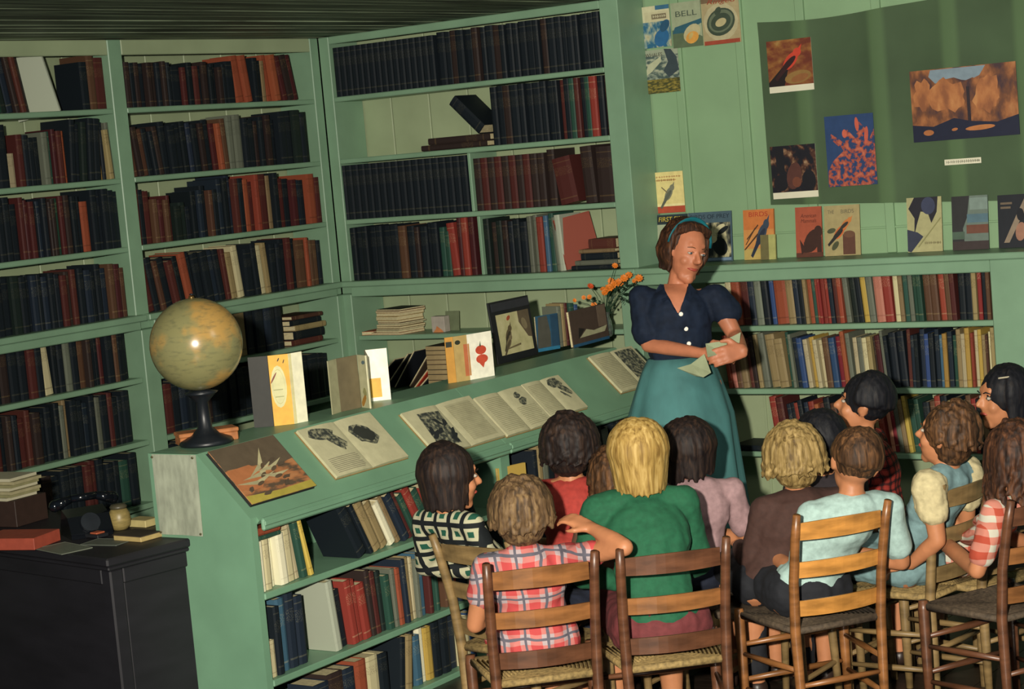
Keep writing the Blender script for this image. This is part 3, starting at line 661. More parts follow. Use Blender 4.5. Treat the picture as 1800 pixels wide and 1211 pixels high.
sheet('magazine_cover', 'tan magazine cover with a coiled dark ring, right of the top row', 'magazine', [(1232, -8), (1297, -14), (1303, 72), (1236, 82)], YW, ink('a89a74'), [('74624a', rect(0, .84, 1, 1)), ('b4ac88', ell(.5, .44, .46, .38)), ('3c4a3c', ell(.5, .44, .38, .27, 12, 24)), ('64705a', ell(.5, .455, .33, .22, 12, 24)), ('3c4a3c', ell(.5, .44, .27, .17, 12, 24)), ('b4aa80', ell(.5, .43, .15, .08, 14, 20)), ('3c4a3c', ell(.44, .66, .07, .1, -50)), ('9a4632', rect(.03, .0, .97, .08))], texts=[('Ringed', .52, .85, .78, .09, '94402e', .3)])
sheet('magazine_cover', 'grey magazine cover of a mountain scene pinned below the corner row', 'magazine', [(1131, 91), (1190, 82), (1197, 158), (1137, 168)], YW, ink('97a08a'), [(picmat('print_mountain', [(0, '2a3a3c'), (.45, '4c5c58'), (.55, '8a9484'), (.7, 'b0b096')], 30, (1, 1, 2), (0, -35, 0)), rect(0, .3, 1, .86)), ('38444a', [(.6, 1), (.8, .98), (.95, .8), (1, .5), (.7, .34), (.55, .5), (.7, .7)]), ('b4b698', [(.0, .4), (.1, .66), (.5, .84), (.5, .72), (.2, .5)]), (picmat('print_scree', [(0, '22281e'), (.45, '4a4a28'), (.6, '8a7c38'), (.8, 'a89858')], 40, (1, 1, 3)), rect(0, 0, 1, .32))], texts=[('WHALES', .3, .88, .5, .09, '4c483c', 0)])
sheet('magazine_cover', 'pale yellow cover with a small grey bird and red foot band', 'magazine', [(1145, 306), (1199, 298), (1205, 371), (1148, 377)], YW, ink('e0d08c'), [('b04c34', rect(0, 0, 1, .16)), ('e8dca0', rect(0, .16, 1, .22))]+bird('7c7c68', '5c6054', .52, .46, .95, 52)+[('7a6c50', [(.3, .62), (.32, .64), (.5, .5), (.48, .48)])]+scrawl(.1, .9, .88, .04, 'b08a58', 9)+scrawl(.12, .8, .8, .05, 'b08a58', 8))
# magazines standing on the ledge
LZ = ZS[3]+.0008
def ledge_mag(label, corners, sheetmat, shapes, texts=(), th=.004, name='magazine', y=.195, lean=5):
    return sheet(name, label, 'magazine' if name == 'magazine' else 'book', corners, y, sheetmat, shapes, 'magazines standing on the ledge', lean, th, texts, lift=LZ)
birdpic = picmat('print_bird_grey', [(0, '14181c'), (.44, '23282c'), (.52, '6a6a58'), (.6, 'c0b890'), (.8, '3c4a54')], 24, (1, 1, .5), (0, 35, 0), 4)
ledge_mag('dark cover with yellow FIRST FISH title, partly behind the woman\'s head', [(1150, 379), (1205, 375), (1209, 448), (1153, 452)], ink('2a3c44'), [('a0a88c', rect(.05, .4, .95, .8)), ('242c30', rect(0, .82, 1, .97))], [('FIRST FISH', .5, .9, .82, .1, 'c8b040', .15)], y=.2)
ledge_mag('blue-grey cover with black and white bird picture right of the woman\'s head', [(1207, 374), (1283, 371), (1286, 446), (1210, 450)], ink('465c68'), [(birdpic, rect(.04, .08, .97, .78)), ('10161a', ell(.72, .3, .16, .2, 30)), ('c8c098', ell(.72, .66, .14, .06, 30)), ('12181c', ell(.8, .62, .14, .05, 30)), ('c0b890', ell(.56, .44, .1, .07, 20)), ('7088a0', rect(.04, .02, .97, .07))], [('BIRDS OF PREY', .5, .9, .9, .09, '20303c', 0)], y=.192)
ledge_mag('orange cover with a long-tailed blue-grey bird on the ledge', [(1308, 370), (1361, 366), (1356, 451), (1303, 455)], ink('c4743c'), [('c88a4c', rect(0, 0, 1, .6)), ('b8a05c', rect(0, 0, 1, .22))]+bird('3a4656', '262e40', .6, .5, 1.25, 52)+[('4a3424', [(.05, .3), (.08, .3), (.4, .62), (.38, .64)]), ('4a3424', [(.0, .2), (.05, .2), (.5, .5), (.46, .52)]), ('4a3424', [(.1, .42), (.12, .4), (.5, .68), (.48, .7)])], [('BIRDS', .5, .9, .62, .1, 'a83c28', 0)], th=.012)
ledge_mag('small olive-yellow booklet standing before the orange bird cover', [(1336, 413), (1363, 412), (1361, 453), (1336, 455)], ink('a8a868'), [('6a6440', rect(0, 0, .55, 1))], th=.01, name='booklet', y=.155)
ledge_mag('rust-brown cover with a dark bear shape on the ledge', [(1400, 365), (1444, 362), (1442, 448), (1394, 451)], ink('a4523a'), [('3c241e', ell(.62, .32, .34, .2, 25)), ('3c241e', ell(.86, .5, .16, .12)), ('3c241e', rect(.3, .02, .45, .3)), ('3c241e', rect(.8, .02, .98, .4)), ('5a3428', rect(0, 0, 1, .09)), ('3c241e', tri(.3, .1, .3, .2, 120))], [('American', .5, .82, .6, .08, '5c2c20', .3), ('Mammals', .5, .72, .6, .08, '5c2c20', .3)])
ledge_mag('tan cover with two orange and black birds on the ledge', [(1448, 361), (1511, 360), (1509, 446), (1447, 450)], ink('a4966a'), bird('c46838', '2c2a28', .42, .46, .9, 38)+bird('c47a40', '34302c', .6, .62, .7, 35)+[('4c5038', ell(.3, .2, .12, .06, 40)), ('4c5038', ell(.2, .5, .12, .05, 10)), ('5c3c30', rect(.52, .02, .86, .42)), ('6a4a38', ell(.7, .42, .16, .07))], [('THE', .2, .87, .18, .08, '6a6450', 0), ('BIRDS', .66, .87, .36, .08, '6a6450', 0)])
ledge_mag('cream cover with a large black bird and slanting leaves on the ledge', [(1594, 349), (1656, 344), (1652, 438), (1592, 443)], ink('a8a478'), [('23232c', [(.22, 1), (.9, 1), (.86, .72), (.7, .52), (.6, .72), (.4, .74), (.28, .5), (.2, .3), (.22, .62), (.05, .8)]), ('3a4058', ell(.62, .84, .2, .16)), ('34384a', [(0, .42), (.3, .36), (.46, .28), (.1, 0), (0, .02)]), ('8a885c', [(.3, .1), (.32, .08), (.98, .6), (.96, .62)])]+scrawl(.5, .95, .16, .05, '7a7452', 7))
ledge_mag('grey-blue cover with a dark tree shape at left of a lake', [(1674, 345), (1736, 343), (1735, 436), (1670, 441)], ink('66756c'), [('2c2c2e', [(0, 1), (.5, 1), (.42, .6), (.3, .4), (.34, .1), (0, .1)]), ('7a8c84', rect(.5, .74, 1, .96)), ('54707c', rect(.42, .5, 1, .66)), ('6a4436', rect(.4, .3, 1, .46)), ('3a3030', rect(0, 0, 1, .16)), ('4a5e50', rect(.0, .2, .34, .34))])
ledge_mag('near-black cover with pale running figure at the far right of the ledge', [(1754, 343), (1818, 340), (1816, 432), (1752, 438)], ink('1a1e26'), [('8a7a68', [(.8, 1), (.95, .9), (.6, .5), (.3, .1), (.15, .1), (.5, .6)]), ('9a705c', ell(.62, .3, .14, .18, -20)), ('6a5c4c', rect(.08, .82, .4, .86)), ('6a5c4c', rect(.08, .74, .36, .78)), ('14161e', ell(.62, .62, .1, .12))])
# notice on the end panel
P0 = at(268, 798, 1, DY0); P1 = at(345, 800, 1, DY0); P3 = at(282, 938, 1, DY0)
nw, nh = P1.x-P0.x, P0.z-P3.z
t = thing('notice_sheet', 'creased pale grey typed sheet tacked to the end of the display bookcase', 'notice', basis((P0.x, DY0-.004, P3.z), (1, 0, 0), (0, 1, 0), (0, 0, 1)))
mb = MB(); vs = []; nxx, nzz = 18, 14
for j in range(nzz+1):
    for i in range(nxx+1):
        u, v = i/nxx, j/nzz; vs.append((u*nw, -.004*math.sin(u*9+v*1.5)*(.4+.6*(1-v))*.6-.004*u*(1-v), v*nh))
L = len(vs); q = [(j*(nxx+1)+i, j*(nxx+1)+i+1, (j+1)*(nxx+1)+i+1, (j+1)*(nxx+1)+i) for j in range(nzz) for i in range(nxx)]
mb.add(vs+[(a, b+.0007, c) for a, b, c in vs], q+[tuple(L+k for k in f[::-1]) for f in q]); mb.build('paper_sheet', mat('notice_paper', '9aa08c', .8, .12, 14, (3, 1, 1)), t, smooth=True)
for u, v in ((.04, .97), (.96, .97), (.97, .03), (.06, .03)):
    MB().sphere((u*nw, -.009, v*nh), .0045, 8).build('thumbtack', mat('tack', '6a6448', .3, metal=.6), t)

# ================================================================= ON THE SLOPE
SY = Vector((0, 1, 0))
def slope_hit(px, py):
    a = Vector((DXT, 0, DZT)); d = ray(px, py); t_ = (a-CAM).dot(sn)/d.dot(sn); p = CAM+d*t_
    return p.y, (p-a).dot(sl)
def slope_frame(y, dd):   # local x along the case, local z up the slope, local y into the board (art faces -y)
    o_ = Vector((DXT, y, DZT))+sl*dd+sn*.0008
    return basis(o_, SY, -sn, -sl)
def open_book(label, tl, tr, br, bl, left, right, thick=.014, group='open books on the slope', cover='8a7448'):
    P = [slope_hit(*p) for p in (tl, tr, br, bl)]
    y0 = (P[0][0]+P[3][0])/2; y1 = (P[1][0]+P[2][0])/2; d0 = max(.006, (P[0][1]+P[1][1])/2); d1 = min(SLEN-.004, (P[2][1]+P[3][1])/2)
    wd, ht = y1-y0, d1-d0
    t_ = thing('open_book', label, 'book', slope_frame(y0, d1), group)
    MB().box(-.004, wd+.004, -.003, 0, -.003, ht+.003).build('cover', mat('cover_'+cover, cover, .6), t_)
    def surf(u):            # page height over the width, dips into the gutter
        a = abs(u-.5)*2; return thick*(.25+.75*math.sin(min(1, a*1.5+.02)*PI/2)**.5)*(1-.25*a*a)
    for nm, ua, ub in (('left_pages', 0, .497), ('right_pages', .503, 1)):
        n = 12; m2 = MB(); us = [ua+(ub-ua)*i/n for i in range(n+1)]
        vs = []
        for u in us: vs += [(u*wd, -.0032, 0), (u*wd, -.0032-surf(u), 0), (u*wd, -.0032, ht), (u*wd, -.0032-surf(u), ht)]
        fs = []
        for i in range(n):
            a, b = 4*i, 4*i+4; fs += [(a+1, b+1, b+3, a+3), (a, a+2, b+2, b), (a, b, b+1, a+1), (a+2, a+3, b+3, b+2)]
        fs += [(0, 1, 3, 2), (4*n, 4*n+2, 4*n+3, 4*n+1)]
        m2.add(vs, fs); m2.build(nm, mat('open_pages', 'b9b591', .8, .05, 30), t_)
    for shapes, ua, ub in ((left, .03, .47), (right, .53, .97)):
        if not shapes: continue
        mats = []; m2 = MB()
        for k, (mt, poly) in enumerate(shapes):
            if isinstance(mt, str): mt = ink(mt)
            if mt not in mats: mats.append(mt)
            # drape the print on the curved page: cut into narrow strips
            us = [p[0] for p in poly]; lo, hi = max(0, min(us)), min(1, max(us)); ns = 6
            for q_ in range(ns):
                a0, a1 = lo+(hi-lo)*q_/ns, lo+(hi-lo)*(q_+1)/ns
                def cut(uu):
                    vv = []
                    for i in range(len(poly)):
                        p, r = poly[i], poly[(i+1) % len(poly)]
                        if (p[0]-uu)*(r[0]-uu) <= 0 and abs(p[0]-r[0]) > 1e-9: vv.append(p[1]+(r[1]-p[1])*(uu-p[0])/(r[0]-p[0]))
                    return (min(vv), max(vv)) if vv else None
                e_ = (hi-lo)*1e-3; c0, c1 = cut(a0+e_), cut(a1-e_)
                if not c0 or not c1: continue
                V = []
                for uu, cc in ((a0, c0), (a1, c1)):
                    g = ua+(ub-ua)*uu; y_ = -.0036-surf(g)-.0001*k
                    V += [(g*wd, y_, max(0, cc[0])*ht), (g*wd, y_, min(1, cc[1])*ht), (g*wd, y_+.0004, max(0, cc[0])*ht), (g*wd, y_+.0004, min(1, cc[1])*ht)]
                m2.add(V, [(0, 4, 5, 1), (2, 3, 7, 6), (0, 2, 6, 4), (1, 5, 7, 3), (0, 1, 3, 2), (4, 6, 7, 5)], mats.index(mt))
        m2.build('printed_page', mats, t_)
    return t_
duck = picmat('print_marsh', [(0, '4a4034'), (.4, '5c4c3c'), (.5, 'a06a44'), (.6, 'b07a50'), (.8, '8a7c58')], 22, (.6, 1, 2), (0, 0, 0), 4)
P = [slope_hit(*p) for p in ((366, 804), (478, 770), (549, 858), (440, 894))]
y0 = (P[0][0]+P[3][0])/2; y1 = (P[1][0]+P[2][0])/2; d0, d1 = .012, min(SLEN-.008, (P[2][1]+P[3][1])/2)
t = thing('picture_book', 'closed picture book with flying birds cover nearest on the sloping display top', 'book', slope_frame(max(y0, DY0+.035), d1))
MB().box(0, y1-y0, -.0035, 0, 0, d1-d0, bev=.001).build('back_cover', mat('edge_black', '1a1d20', .5), t)
MB().box(.002, y1-y0-.002, -.0125, -.0036, .002, d1-d0-.002).build('page_block', mat('edge_dark', '2a2824', .6), t)
MB().box(0, y1-y0, -.016, -.0126, 0, d1-d0, bev=.001).build('front_cover', duck, t)
shp = [('5c5040', [(0, .62), (0, 1), (1, 1), (1, .55), (.7, .5), (.4, .6)]), ('ac6e46', [(0, .25), (0, .6), (.36, .62), (.5, .45), (.3, .2)]), ('a89a44', [(0, .0), (1, .0), (1, .12), (.5, .1), (0, .14)])]
for (u, v, s_, a_) in ((.5, .56, .34, 60), (.42, .42, .34, 35), (.3, .3, .34, 20), (.62, .48, .25, 30), (.6, .34, .22, 10)):
    shp += [('b4ac84', tri(u, v, .3*s_/.3, .07, a_)), ('a39c78', tri(u, v, .26*s_/.3, .07, a_+150)), ('5a4a38', ell(u+.02, v-.02, .06, .025, a_))]
for (u, v) in ((.7, .6), (.78, .5), (.72, .28), (.3, .1), (.66, .18), (.14, .22)): shp.append(('54483a', ell(u, v, .06, .025, random.uniform(0, 60), 10, .3)))
art(t, Matrix.Translation((0, -.016, 0)), y1-y0, d1-d0, shp)
dk = picmat('print_halftone', [(0, '25282a'), (.45, '3c403c'), (.56, '7a7a64'), (.7, 'a8a484')], 60, (1, 1, 1), (0, 0, 0), 4)
open_book('open book with dark tree pictures on both pages, nearest of the open books', (522, 765), (642, 726), (714, 803), (592, 846), [(dk, ell(.42, .83, .36, .12, -8, 14, .2)), (dk, ell(.62, .68, .3, .12, -30, 14, .25)), (dk, tri(.7, .6, .2, .3, -80))]+textlines(.06, .94, .06, .36, 9), [(dk, ell(.42, .62, .34, .2, -20, 18, .14)), ('30332e', ell(.42, .62, .26, .15, -20, 14, .2))])
open_book('open book with a dark engraving on its left page, second on the slope', (700, 731), (815, 702), (888, 763), (772, 808), [(dk, [(.16, .16), (.95, .1), (.98, .86), (.2, .9)])]+[('24282a', ell(random.uniform(.3, .9), random.uniform(.2, .8), .12, .05, random.uniform(-60, 60), 10, .3)) for _ in range(9)], [('aaa684', rect(.1, .08, .92, .92))]+textlines(.1, .92, .1, .9, 20, 'a09c7c'))
open_book('open book with a small smudged picture on its right page, third on the slope', (832, 704), (914, 681), (968, 744), (890, 772), textlines(.08, .94, .08, .92, 20, 'a09c7c'), textlines(.08, .94, .08, .55, 11, 'a09c7c')+[(dk, ell(.5, .8, .16, .08, 10, 12, .2)), (dk, ell(.55, .64, .2, .09, 10, 12, .2))])
open_book('open book with a shaded bird scene on its right page, fourth on the slope', (915, 681), (982, 661), (1022, 716), (970, 742), textlines(.08, .94, .08, .92, 20, 'a09c7c'), [(dk, ell(.45, .82, .4, .14, 0, 14, .1)), (dk, ell(.7, .6, .3, .12, -25, 14, .2)), (dk, ell(.5, .45, .2, .05, -35, 14, .2))])
open_book('open book with grey illustrated right page at the far end beside the skirt', (1036, 632), (1106, 610), (1160, 668), (1092, 697), textlines(.08, .94, .08, .92, 20, 'a09c7c'), [(dk, [(.05, .1), (.95, .05), (.95, .95), (.05, .95)]), ('2c2c28', ell(.7, .25, .2, .1, 0, 10, .2))])

# ================================================================= ON THE FLAT TOP
def top(px, py): return at(px, py, 2, DZT+.0006)
def vframe(p, q):        # vertical panel frame between two points on the top, local x along p->q, facing -y (towards the room)
    x = (q-p); x.z = 0; wd = x.length; x.normalize(); z = Vector((0, 0, 1)); y = z.cross(x); return basis(p, x, y, z), wd
# globe
gc = atd(345, 605, 7.0)
t = thing('globe', 'table globe with yellowed map on a dark stand, near end of the display case', 'globe', (gc.x, gc.y, DZT+.001))
gz = gc.z-DZT-.001
gm_, nt, b = nodes_of('globe_map', .22, .5)
tc = N(nt, 'ShaderNodeTexCoord'); nz1 = N(nt, 'ShaderNodeTexNoise'); nz1.inputs['Scale'].default_value = 5.5; nz1.inputs['Detail'].default_value = 5
nt.links.new(tc.outputs['Object'], nz1.inputs['Vector']); r_ = N(nt, 'ShaderNodeValToRGB'); r_.color_ramp.interpolation = 'EASE'
els = r_.color_ramp.elements; els[0].position = .46; els[0].color = hx('7f7c54'); els[1].position = .58; els[1].color = hx('aa884c')
nt.links.new(nz1.outputs[0], r_.inputs[0]); mp = N(nt, 'ShaderNodeMapping'); mp.inputs['Scale'].default_value = (1, 1, 3); mp.inputs['Rotation'].default_value = (.3, .4, 0)
nz2 = N(nt, 'ShaderNodeTexNoise'); nz2.inputs['Scale'].default_value = 28; nz2.inputs['Detail'].default_value = 3; nt.links.new(tc.outputs['Object'], mp.inputs[0]); nt.links.new(mp.outputs[0], nz2.inputs['Vector'])
mm = N(nt, 'ShaderNodeMapRange'); mm.inputs[1].default_value = .5; mm.inputs[2].default_value = .75; nt.links.new(nz2.outputs[0], mm.inputs[0])
nt.links.new(mixc(nt, math_n(nt, 'MULTIPLY', mm.outputs[0], .6), r_.outputs[0], hx('5a5c44')), b.inputs['Base Color'])
tilt = Matrix.Rotation(math.radians(8), 4, 'Y') @ Matrix.Rotation(math.radians(-6), 4, 'X')
o = MB().sphere((0, 0, gz), .163, 48).build('sphere', gm_, t, smooth=True)
MB().lathe([(.0001, .172), (.009, .171), (.011, .163), (.006, .158), (.0001, .158)], 10, (0, 0, gz)).build('pole_pin', mat('brass', '7a6238', .3, metal=.7), t, smooth=True)
bk_ = Vector((FW.x, FW.y, 0)).normalized()
MB().tube([(bk_.x*.176*math.sin(math.radians(a_)), bk_.y*.176*math.sin(math.radians(a_)), gz-.176*math.cos(math.radians(a_))) for a_ in range(0, 181, 10)], .007, 8, flat=.5).build('meridian_arc', mat('stand_dark', '171b20', .4), t, smooth=True)
MB().lathe([(.0001, 0), (.092, 0), (.096, .006), (.09, .018), (.05, .035), (.026, .06), (.022, gz-.205), (.05, gz-.178), (.06, gz-.170), (.0001, gz-.158)], 24).build('stand', mat('stand_dark', '171b20', .4), t, smooth=True)
# flat tan box at the near corner
p, q = top(318, 786), top(420, 772)
M, wd = vframe(p, q)
t = thing('flat_box', 'worn orange-tan flat box lying on the near corner of the display top', 'box', M)
MB().box(0, wd, 0, .09, 0, .03, bev=.003).build('box_body', mat('tan_card', 'a4683c', .7, .2, 20), t)
MB().box(-.003, wd+.003, -.003, .093, .0302, .045, bev=.003).build('box_lid', mat('tan_card', 'a4683c', .7), t)
def stand_book(label, pts, h_, cols, shapes_list, texts=(), spine_gap=.0, thick=.004, blocks=(), cat='book'):
    """book standing open: a zig-zag of upright boards between points on the top"""
    P = [top(*p) for p in pts]
    t_ = thing('standing_book', label, cat, P[0])
    for k, (a, b_) in enumerate(zip(P[:-1], P[1:])):
        M_, wd_ = vframe(a, b_); Ml = Matrix.Translation(-P[0]) @ M_
        nm = 'front_cover' if k == len(P)-2 else ('back_cover' if k == 0 else 'page')
        hh = h_ if not isinstance(h_, (list, tuple)) else h_[k]
        MB().box(.0008, wd_-.0008, 0, thick, 0, hh, M=Ml, bev=0).build(nm, ink(cols[k]), t_)
        if k in blocks: MB().box(.004, wd_-.002, thick+.0004, thick+.012, .003, hh-.003, M=Ml).build('page_block', pages, t_)
        if shapes_list[k]: art(t_, Ml, wd_, hh, shapes_list[k])
    return t_
stand_book('standing book with bright yellow cover and pale oval, beside the globe', [(447, 752), (482, 749), (518, 745), (542, 740)], .262, ['2c2c28', 'dca840', 'ece8c8'], [None, [('ccc896', ell(.42, .55, .38, .3)), ('b8b078', ell(.42, .55, .30, .25)), ('ccc896', ell(.42, .55, .29, .24)), ('7c4030', ell(.2, .68, .18, .02, 25)), ('a0a070', rect(.15, .5, .6, .515)), ('a0a070', rect(.2, .4, .62, .415)), ('3c3220', ell(.5, .93, .06, .015, 20)), ('3c3220', ell(.75, .9, .05, .015, 30))], [('d4cc98', rect(0, 0, .2, 1))]], blocks=(0,))
stand_book('white picture book standing open with small yellow picture, second standing book', [(585, 729), (600, 724), (636, 716), (652, 718), (650, 706), (688, 702)], .205, ['9c9a78', '6a6048', 'b0ae8a', 'c8c4a0', 'f4f0dc'], [None, None, [('55686c', ell(.6, .86, .2, .04, 0, 10, .2)), ('8c8a5c', ell(.5, .3, .2, .08, 0, 10, .2)), ('9a7030', ell(.35, .14, .3, .07, 20, 10, .2))], None, [('dcae4c', rect(.08, .07, .6, .44))]], blocks=(1,))
stand_book('standing book open to a white cover with two red tomatoes', [(788, 674), (803, 672), (827, 668), (870, 660)], .190, ['c08c3c', 'b49a60', 'f4f0dc'], [[('2c3024', rect(.1, .78, .8, .9))], [('2c3024', ell(.3, .86, .2, .05)), ('b86a44', rect(.7, .1, .98, .8))], [('c44c34', ell(.52, .62, .22, .1)), ('c85038', ell(.54, .42, .24, .1)), ('c85038', tri(.54, .38, .16, .3, -80)), ('38482c', tri(.5, .7, .12, .06, 80)), ('c08a54', rect(0, .1, .06, .8))]], blocks=(1,))
p, q = top(876, 641), top(946, 623)
M, wd = vframe(p, q); M = M @ Matrix.Rotation(math.radians(-6), 4, 'X')
t = thing('magazine', 'black-bordered magazine with a two-bird picture, propped up on the display top', 'magazine', M)
hf = .275
MB().box(0, wd, 0, .007, 0, hf, bev=.001).build('cover', mat('cover_black', '16191e', .45), t)
pm = picmat('print_pale', [(0, '8a8660'), (.5, 'b8b284'), (.8, 'c8c298')], 20)
art(t, Matrix.Identity(4), wd, hf, [(pm, rect(.13, .12, .93, .78))]+[(c, pl) for c, pl in bird('5c5038', '3a3428', .36, .42, .62, 62)+bird('786c50', '544a38', .34, .3, .5, 55)]+[('9c4a30', ell(.42, .7, .05, .03, 40)), ('5e5240', [(.66, .78), (.93, .78), (.93, .32), (.84, .34), (.66, .6)]), ('807458', ell(.78, .56, .06, .1, 20)), ('6c6044', [(.3, .2), (.3, .22), (.62, .26), (.62, .23)]), ('2c2e34', rect(.06, .84, .98, .97))])
text('American Forests', .022, Matrix.Translation((wd*.5, -.0016, hf*.895)), ink('8c8470'), t, width=wd*.74, shear=.3)
# row of books behind the flowers
def top_row(specs, px0, px1, py0, py1, where):
    p_, q_ = top(px0, py0), top(px1, py1)
    M_, wd_ = vframe(p_, q_)
    for i, (u0, u1, h_, d_, c, lab) in enumerate(specs):
        mb_ = book_mb((u1-u0)*wd_-.0012, d_, h_)
        o_ = bpy.data.objects.new('book', mb_.mesh('book', [bookmat(c), pages])); COL.objects.link(o_)
        o_.matrix_basis = M_ @ Matrix.Translation((u0*wd_, .004*(i % 3), 0)); W[o_] = o_.matrix_basis.copy(); tag(o_, lab, 'book', 'book row between magazine and flowers')
top_row([(.42, .50, .19, .1, 'E', 'grey-green book beside the blue picture cover, left of the flower vase'), (.505, .575, .20, .1, 'T', 'tan book second in the short row left of the flower vase'), (.58, .64, .20, .1, 'M', 'speckled maroon book third in the short row left of the flower vase'), (.645, .74, .195, .1, 'G', 'dark green book fourth in the short row left of the flower vase'), (.745, .82, .185, .1, 'U', 'deep blue book at the right end of the row, before the vase')], 943, 1040, 618, 600, '')
p, q = top(945, 619), top(984, 612); M, wd = vframe(p, q)
t = thing('picture_book', 'blue picture book standing face out right of the black-bordered magazine', 'book', M @ Matrix.Translation((0, -.006, 0)))
MB().box(0, wd*.98, 0, .004, 0, .165).build('front_cover', ink('2a5068'), t); MB().box(.003, wd*.98-.003, .0045, .014, .003, .162).build('page_block', pages, t)
art(t, Matrix.Identity(4), wd*.98, .165, [('4a4a42', [(0, .1), (.6, .1), (.62, .5), (.5, .98), (.1, .96)]), ('2c7090', rect(0, 0, 1, .09)), ('244258', rect(.66, .1, 1, .98))])
p, q = top(1034, 611), top(1096, 594); M, wd = vframe(p, q); M = M @ Matrix.Translation((0, .075, 0)) @ Matrix.Rotation(math.radians(-4), 4, 'X')
t = thing('picture_book', 'brown and white picture book standing face out behind the flower vase', 'book', M)
MB().box(0, wd, 0, .004, 0, .17).build('front_cover', ink('4a3c34'), t); MB().box(.003, wd-.003, .0045, .016, .003, .167).build('page_block', pages, t)
art(t, Matrix.Identity(4), wd, .17, [('a8a684', [(.2, .22), (.9, .24), (.98, .4), (.6, .34), (.4, .42)]), ('24201e', [(.16, .2), (.36, .44), (.2, .5)]), ('285474', rect(0, 0, 1, .08)), ('6a5a4c', rect(.75, .4, .98, .98))])
# vase of orange flowers
vb = top(1066, 592)
t = thing('flower_vase', 'glass vase of orange garden flowers at the far end of the display top', 'flowers', vb)
gl, nt, b = nodes_of('vase_glass', .05, .6); b.inputs['Transmission Weight'].default_value = .9; b.inputs['Base Color'].default_value = hx('c4d0c8'); b.inputs['IOR'].default_value = 1.45
MB().lathe([(.0001, 0), (.026, 0), (.03, .006), (.034, .04), (.03, .075), (.022, .1), (.026, .12), (.0235, .12), (.0195, .1), (.027, .075), (.031, .04), (.027, .008), (.0001, .006)], 20).build('vase', gl, t, smooth=True)
rnd = random.Random(5)
stem_m = mat('stem_green', '1d3a24', .6); leaf_m = mat('leaf_green', '18301f', .6, .2); org = mat('petal_orange', 'd87a26', .6, .12, 60); org2 = mat('petal_deep_orange', 'c85024', .6, .12, 60)
dv = (vb-CAM).dot(FW)
heads = [(1038, 503, 6.5), (1010, 528, 4), (1026, 523, 4.5), (1036, 522, 5), (1044, 536, 6.5), (1040, 555, 8), (1054, 558, 4), (1064, 513, 8), (1071, 506, 9), (1078, 500, 8), (1088, 497, 9), (1097, 489, 8), (1105, 484, 8), (1123, 489, 8), (1081, 467, 6), (1074, 494, 7), (1060, 508, 6), (1115, 494, 5)]
for i, (px, py, r) in enumerate(heads):
    c = atd(px, py, dv+rnd.uniform(-.05, .06)) - vb; R = r/dv*3500/3500*dv/3500*dv
    R = r*dv/3500
    stem = MB().tube([(rnd.uniform(-.01, .01), rnd.uniform(-.01, .01), .02), (c.x*.15, c.y*.15, .13), (c.x*.55, c.y*.55, .13+(c.z-.13)*.6), (c.x, c.y, c.z-R*.3)], [.0018, .0018, .0015, .0015], 5).build('stem', stem_m, t)
    mb = MB(); ax = (CAM-(vb+c)).normalized()+Vector((rnd.uniform(-.5, .5), rnd.uniform(-.5, .5), rnd.uniform(0, .9))); ax.normalize()
    u = ax.orthogonal().normalized(); v = ax.cross(u)
    for ring, (nn, rr, lift) in enumerate(((9, 1, .15), (7, .68, .4))):
        for k in range(nn):
            a = 2*PI*k/nn+ring*.4; d = u*math.cos(a)+v*math.sin(a); e_ = ax.cross(d)
            b0 = c+ax*R*.1; tip = c+d*R*rr+ax*R*lift; mid = c+d*R*rr*.6+ax*R*lift*.8
            ww = R*.32
            mb.add([b0, mid+e_*ww, tip, mid-e_*ww, b0-ax*.001, mid+e_*ww-ax*.0015, tip-ax*.0015, mid-e_*ww-ax*.0015], [(0, 1, 2, 3), (4, 7, 6, 5), (0, 4, 5, 1), (1, 5, 6, 2), (2, 6, 7, 3), (3, 7, 4, 0)])
    mb.sphere(c+ax*R*.2, R*.28, 8); mb.build('flower_head', org2 if i in (0, 5, 6) else org, t)
mb = MB()
for k in range(46):
    px = rnd.uniform(1046, 1126); py = 548-(px-1046)*.42+rnd.uniform(-24, 14)
    c = atd(px, py, dv+rnd.uniform(-.06, .06))-vb; d = Vector((rnd.uniform(-1, 1), rnd.uniform(-1, 1), rnd.uniform(-.3, .9))).normalized(); e_ = d.orthogonal().normalized(); LN = rnd.uniform(.02, .04); wv = LN*.24
    mb.add([c, c+d*LN*.5+e_*wv, c+d*LN, c+d*LN*.5-e_*wv, c+Vector((0, 0, -.001)), c+d*LN*.5+e_*wv+Vector((0, 0, -.001)), c+d*LN+Vector((0, 0, -.001)), c+d*LN*.5-e_*wv+Vector((0, 0, -.001))], [(0, 1, 2, 3), (4, 7, 6, 5), (0, 4, 5, 1), (1, 5, 6, 2), (2, 6, 7, 3), (3, 7, 4, 0)])
lf = mb.build('foliage', leaf_m, t); lf['kind'] = 'stuff'

